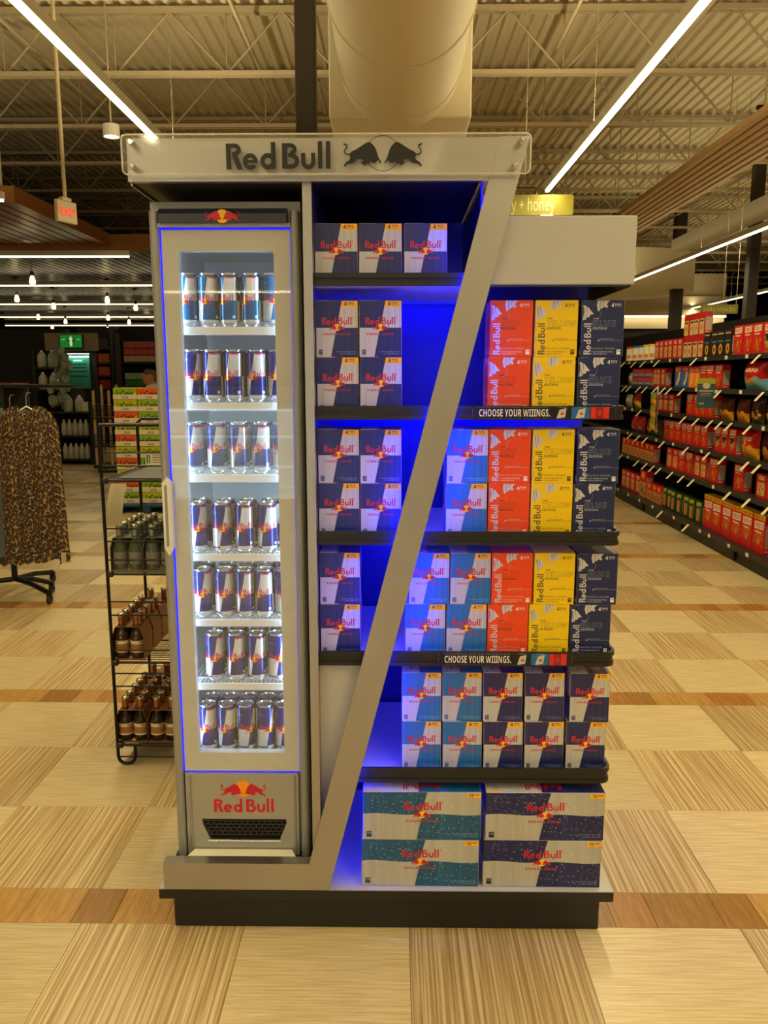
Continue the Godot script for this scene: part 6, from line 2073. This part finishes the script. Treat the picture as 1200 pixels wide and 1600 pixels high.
# ---------------------------------------------------------------- a man's head and shoulders show above the stacked flats
func build_person() -> void:
	var o := thing("person", "man with short grey-brown hair and a white shirt, head lowered, behind the drink flats", "person", Vector3(-3.60, 0, -12.2), deg_to_rad(-62))
	var skin := Color(0.60, 0.40, 0.28)
	var J := {"hip": Vector3(0, 0.92, 0), "chest": Vector3(0, 1.20, 0.03), "neck": Vector3(0, 1.37, 0.05), "head": Vector3(0, 1.475, 0.09), "chin": Vector3(0, 1.415, 0.145), "brow": Vector3(0, 1.50, 0.13)}
	var bones := [[J.hip, J.chest, 0.155, 0.165], [J.chest, J.neck + Vector3(0, -0.04, 0), 0.15, 0.07], [J.neck, J.head, 0.058, 0.07], [J.head, J.head + Vector3(0, 0.03, -0.01), 0.088, 0.086], [J.chin, J.brow, 0.042, 0.060], [J.brow + Vector3(0, -0.045, 0.05), J.brow + Vector3(0, -0.02, 0.045), 0.014, 0.010]]
	for s in [-1.0, 1.0]:
		bones.append([Vector3(0.08 * s, 1.30, 0.03), Vector3(0.19 * s, 1.29, 0.02), 0.075, 0.06])
		bones.append([Vector3(0.20 * s, 1.28, 0.02), Vector3(0.235 * s, 1.02, 0.05), 0.056, 0.044])
		bones.append([Vector3(0.235 * s, 1.02, 0.05), Vector3(0.19 * s, 0.95, 0.27), 0.042, 0.032])
		bones.append([Vector3(0.19 * s, 0.95, 0.27), Vector3(0.18 * s, 0.95, 0.35), 0.034, 0.022])
		bones.append([Vector3(0.09 * s, 0.90, 0), Vector3(0.10 * s, 0.48, 0.02), 0.095, 0.062])
		bones.append([Vector3(0.10 * s, 0.48, 0.02), Vector3(0.10 * s, 0.09, -0.02), 0.058, 0.042])
		bones.append([Vector3(0.10 * s, 0.045, -0.04), Vector3(0.11 * s, 0.035, 0.13), 0.043, 0.033])
		bones.append([Vector3(0.082 * s, 1.46, 0.08), Vector3(0.090 * s, 1.485, 0.075), 0.014, 0.020])
	var whole := net(bones, Vector3(-0.32, -0.02, -0.26), Vector3(0.32, 1.68, 0.44), 0.022, 0.03)
	# clothes cover all but head, neck and hands
	obj("body", whole, mat(skin, 0.6), o)
	var shirt := []
	for b in bones:
		if b[0].y > 0.9 and b[0].y < 1.36 and not (absf(b[0].x) > 0.15 and b[1].z > 0.3):
			shirt.append([b[0], b[1], b[2] + 0.010, b[3] + 0.010])
	shirt[0][0] = Vector3(0, 0.88, 0)
	obj("shirt", net(shirt, Vector3(-0.34, 0.66, -0.24), Vector3(0.34, 1.46, 0.36), 0.024, 0.03), mat(Color(0.78, 0.77, 0.74), 0.8), o)
	var legs := []
	for b in bones:
		if b[0].y < 0.93 and b[1].y < 0.5 and b[0].y > 0.2:
			legs.append([b[0], b[1], b[2] + 0.014, b[3] + 0.016])
	obj("trousers", net(legs, Vector3(-0.26, 0.02, -0.16), Vector3(0.26, 1.04, 0.2), 0.026, 0.03), mat(Color(0.10, 0.10, 0.13), 0.8), o)
	var hair := [[J.head + Vector3(0, 0.035, -0.02), J.head + Vector3(0, 0.045, 0.01), 0.089, 0.080], [J.head + Vector3(0, -0.02, -0.045), J.head + Vector3(0, 0.02, -0.03), 0.066, 0.08]]
	obj("hair", net(hair, Vector3(-0.14, 1.36, -0.08), Vector3(0.14, 1.64, 0.22), 0.012, 0.03), mat(Color(0.30, 0.23, 0.16), 0.85), o)
	for s in [-1.0, 1.0]:
		obj("eye", MB.new().lathe([Vector2(0.0, -0.009), Vector2(0.008, -0.004), Vector2(0.008, 0.004), Vector2(0, 0.009)], 10, Vector3(0.030 * s, 1.478, 0.182)), mat(Color(0.15, 0.1, 0.08), 0.3), o)


# smooth union of tapered capsules as one closed surface (surface nets)
func net(bones: Array, lo: Vector3, hi: Vector3, cell: float, k: float) -> MB:
	var nx := int((hi.x - lo.x) / cell) + 2
	var ny := int((hi.y - lo.y) / cell) + 2
	var nz := int((hi.z - lo.z) / cell) + 2
	var fld := PackedFloat32Array()
	fld.resize(nx * ny * nz)
	fld.fill(1.0)
	for b in bones:
		var A: Vector3 = b[0]
		var B: Vector3 = b[1]
		var ra: float = b[2]
		var rb: float = b[3]
		var ab := B - A
		var l2 := maxf(ab.length_squared(), 1e-9)
		var pad := maxf(ra, rb) + 0.08
		var mn := (A.min(B) - Vector3.ONE * pad - lo) / cell
		var mx := (A.max(B) + Vector3.ONE * pad - lo) / cell
		for z in range(maxi(0, int(mn.z)), mini(nz, int(mx.z) + 2)):
			for y in range(maxi(0, int(mn.y)), mini(ny, int(mx.y) + 2)):
				for x in range(maxi(0, int(mn.x)), mini(nx, int(mx.x) + 2)):
					var p := lo + Vector3(x, y, z) * cell
					var t := clampf((p - A).dot(ab) / l2, 0.0, 1.0)
					var d := p.distance_to(A + ab * t) - lerpf(ra, rb, t)
					var i := x + nx * (y + ny * z)
					var e := fld[i]
					var hh := maxf(k - absf(d - e), 0.0) / k
					fld[i] = minf(d, e) - hh * hh * k * 0.25
	var m := MB.new()
	var id := {}
	for z in nz - 1:
		for y in ny - 1:
			for x in nx - 1:
				var c := Vector3.ZERO
				var cnt := 0
				var g := Vector3.ZERO
				var vals := []
				for q in 8:
					vals.append(fld[x + (q & 1) + nx * (y + ((q >> 1) & 1) + ny * (z + (q >> 2)))])
				var neg := 0
				for q in 8:
					if vals[q] < 0.0:
						neg += 1
				if neg == 0 or neg == 8:
					continue
				for q in 8:
					for ax in 3:
						var r: int = q | (1 << ax)
						if r != q and (vals[q] < 0.0) != (vals[r] < 0.0):
							var t: float = vals[q] / (vals[q] - vals[r])
							var a := Vector3(q & 1, (q >> 1) & 1, q >> 2)
							var bb := Vector3(r & 1, (r >> 1) & 1, r >> 2)
							c += a.lerp(bb, t)
							cnt += 1
				for q in 8:
					g += vals[q] * (Vector3(q & 1, (q >> 1) & 1, q >> 2) * 2.0 - Vector3.ONE)
				id[x + nx * (y + ny * z)] = m.vert(lo + (Vector3(x, y, z) + c / cnt) * cell, g.normalized(), Vector2.ZERO)
	for z in range(1, nz - 1):
		for y in range(1, ny - 1):
			for x in range(1, nx - 1):
				var i := x + nx * (y + ny * z)
				var f0 := fld[i]
				var st := [1, nx, nx * ny]
				for ax in 3:
					var f1: float = fld[i + st[ax]]
					if (f0 < 0.0) == (f1 < 0.0):
						continue
					var u: int = st[(ax + 1) % 3]
					var w: int = st[(ax + 2) % 3]
					var q := [i - u - w, i - w, i, i - u]
					var ok := true
					for j in q:
						if not id.has(j):
							ok = false
					if not ok:
						continue
					if f0 < 0.0:
						m.x.append_array(PackedInt32Array([id[q[0]], id[q[2]], id[q[1]], id[q[0]], id[q[3]], id[q[2]]]))
					else:
						m.x.append_array(PackedInt32Array([id[q[0]], id[q[1]], id[q[2]], id[q[0]], id[q[2]], id[q[3]]]))
	return m


# unseen lit cooler added behind the camera for a cool reflection in glass and steel
func build_behind_camera() -> void:
	var c := thing("added_cooler", "added unseen lit cooler case behind the camera for a cool reflection", "cooler", Vector3(-1.9, 0, 3.6), PI)
	obj("body", MB.new().span(Vector3(-1.3, 0.0, -0.8), Vector3(1.3, 0.32, 0.0)).span(Vector3(-1.3, 0.32, -0.8), Vector3(1.3, 1.5, -0.72)), M.white_plastic, c)
	for s in [-1.28, 1.28]:
		obj("end_panel", MB.new().span(Vector3(s - 0.02, 0.32, -0.72), Vector3(s + 0.02, 1.5, 0.0)), M.white_plastic, c)
	obj("canopy", MB.new().span(Vector3(-1.3, 1.4, -0.72), Vector3(1.3, 1.5, -0.1)), M.black, c)
	for y in [0.62, 0.92, 1.18]:
		obj("shelf", MB.new().span(Vector3(-1.26, y, -0.72), Vector3(1.26, y + 0.02, -0.25)), M.white_plastic, c)
		obj("light_tube", MB.new().span(Vector3(-1.2, y - 0.025, -0.27), Vector3(1.2, y - 0.002, -0.25)), M.cool_glow, c)
		area(Vector3(0, y - 0.03, -0.26), Vector3(0, -1, -0.6), Vector2(2.4, 0.03), Vector3.RIGHT, Color(0.82, 0.93, 1.0), 2.2, c)
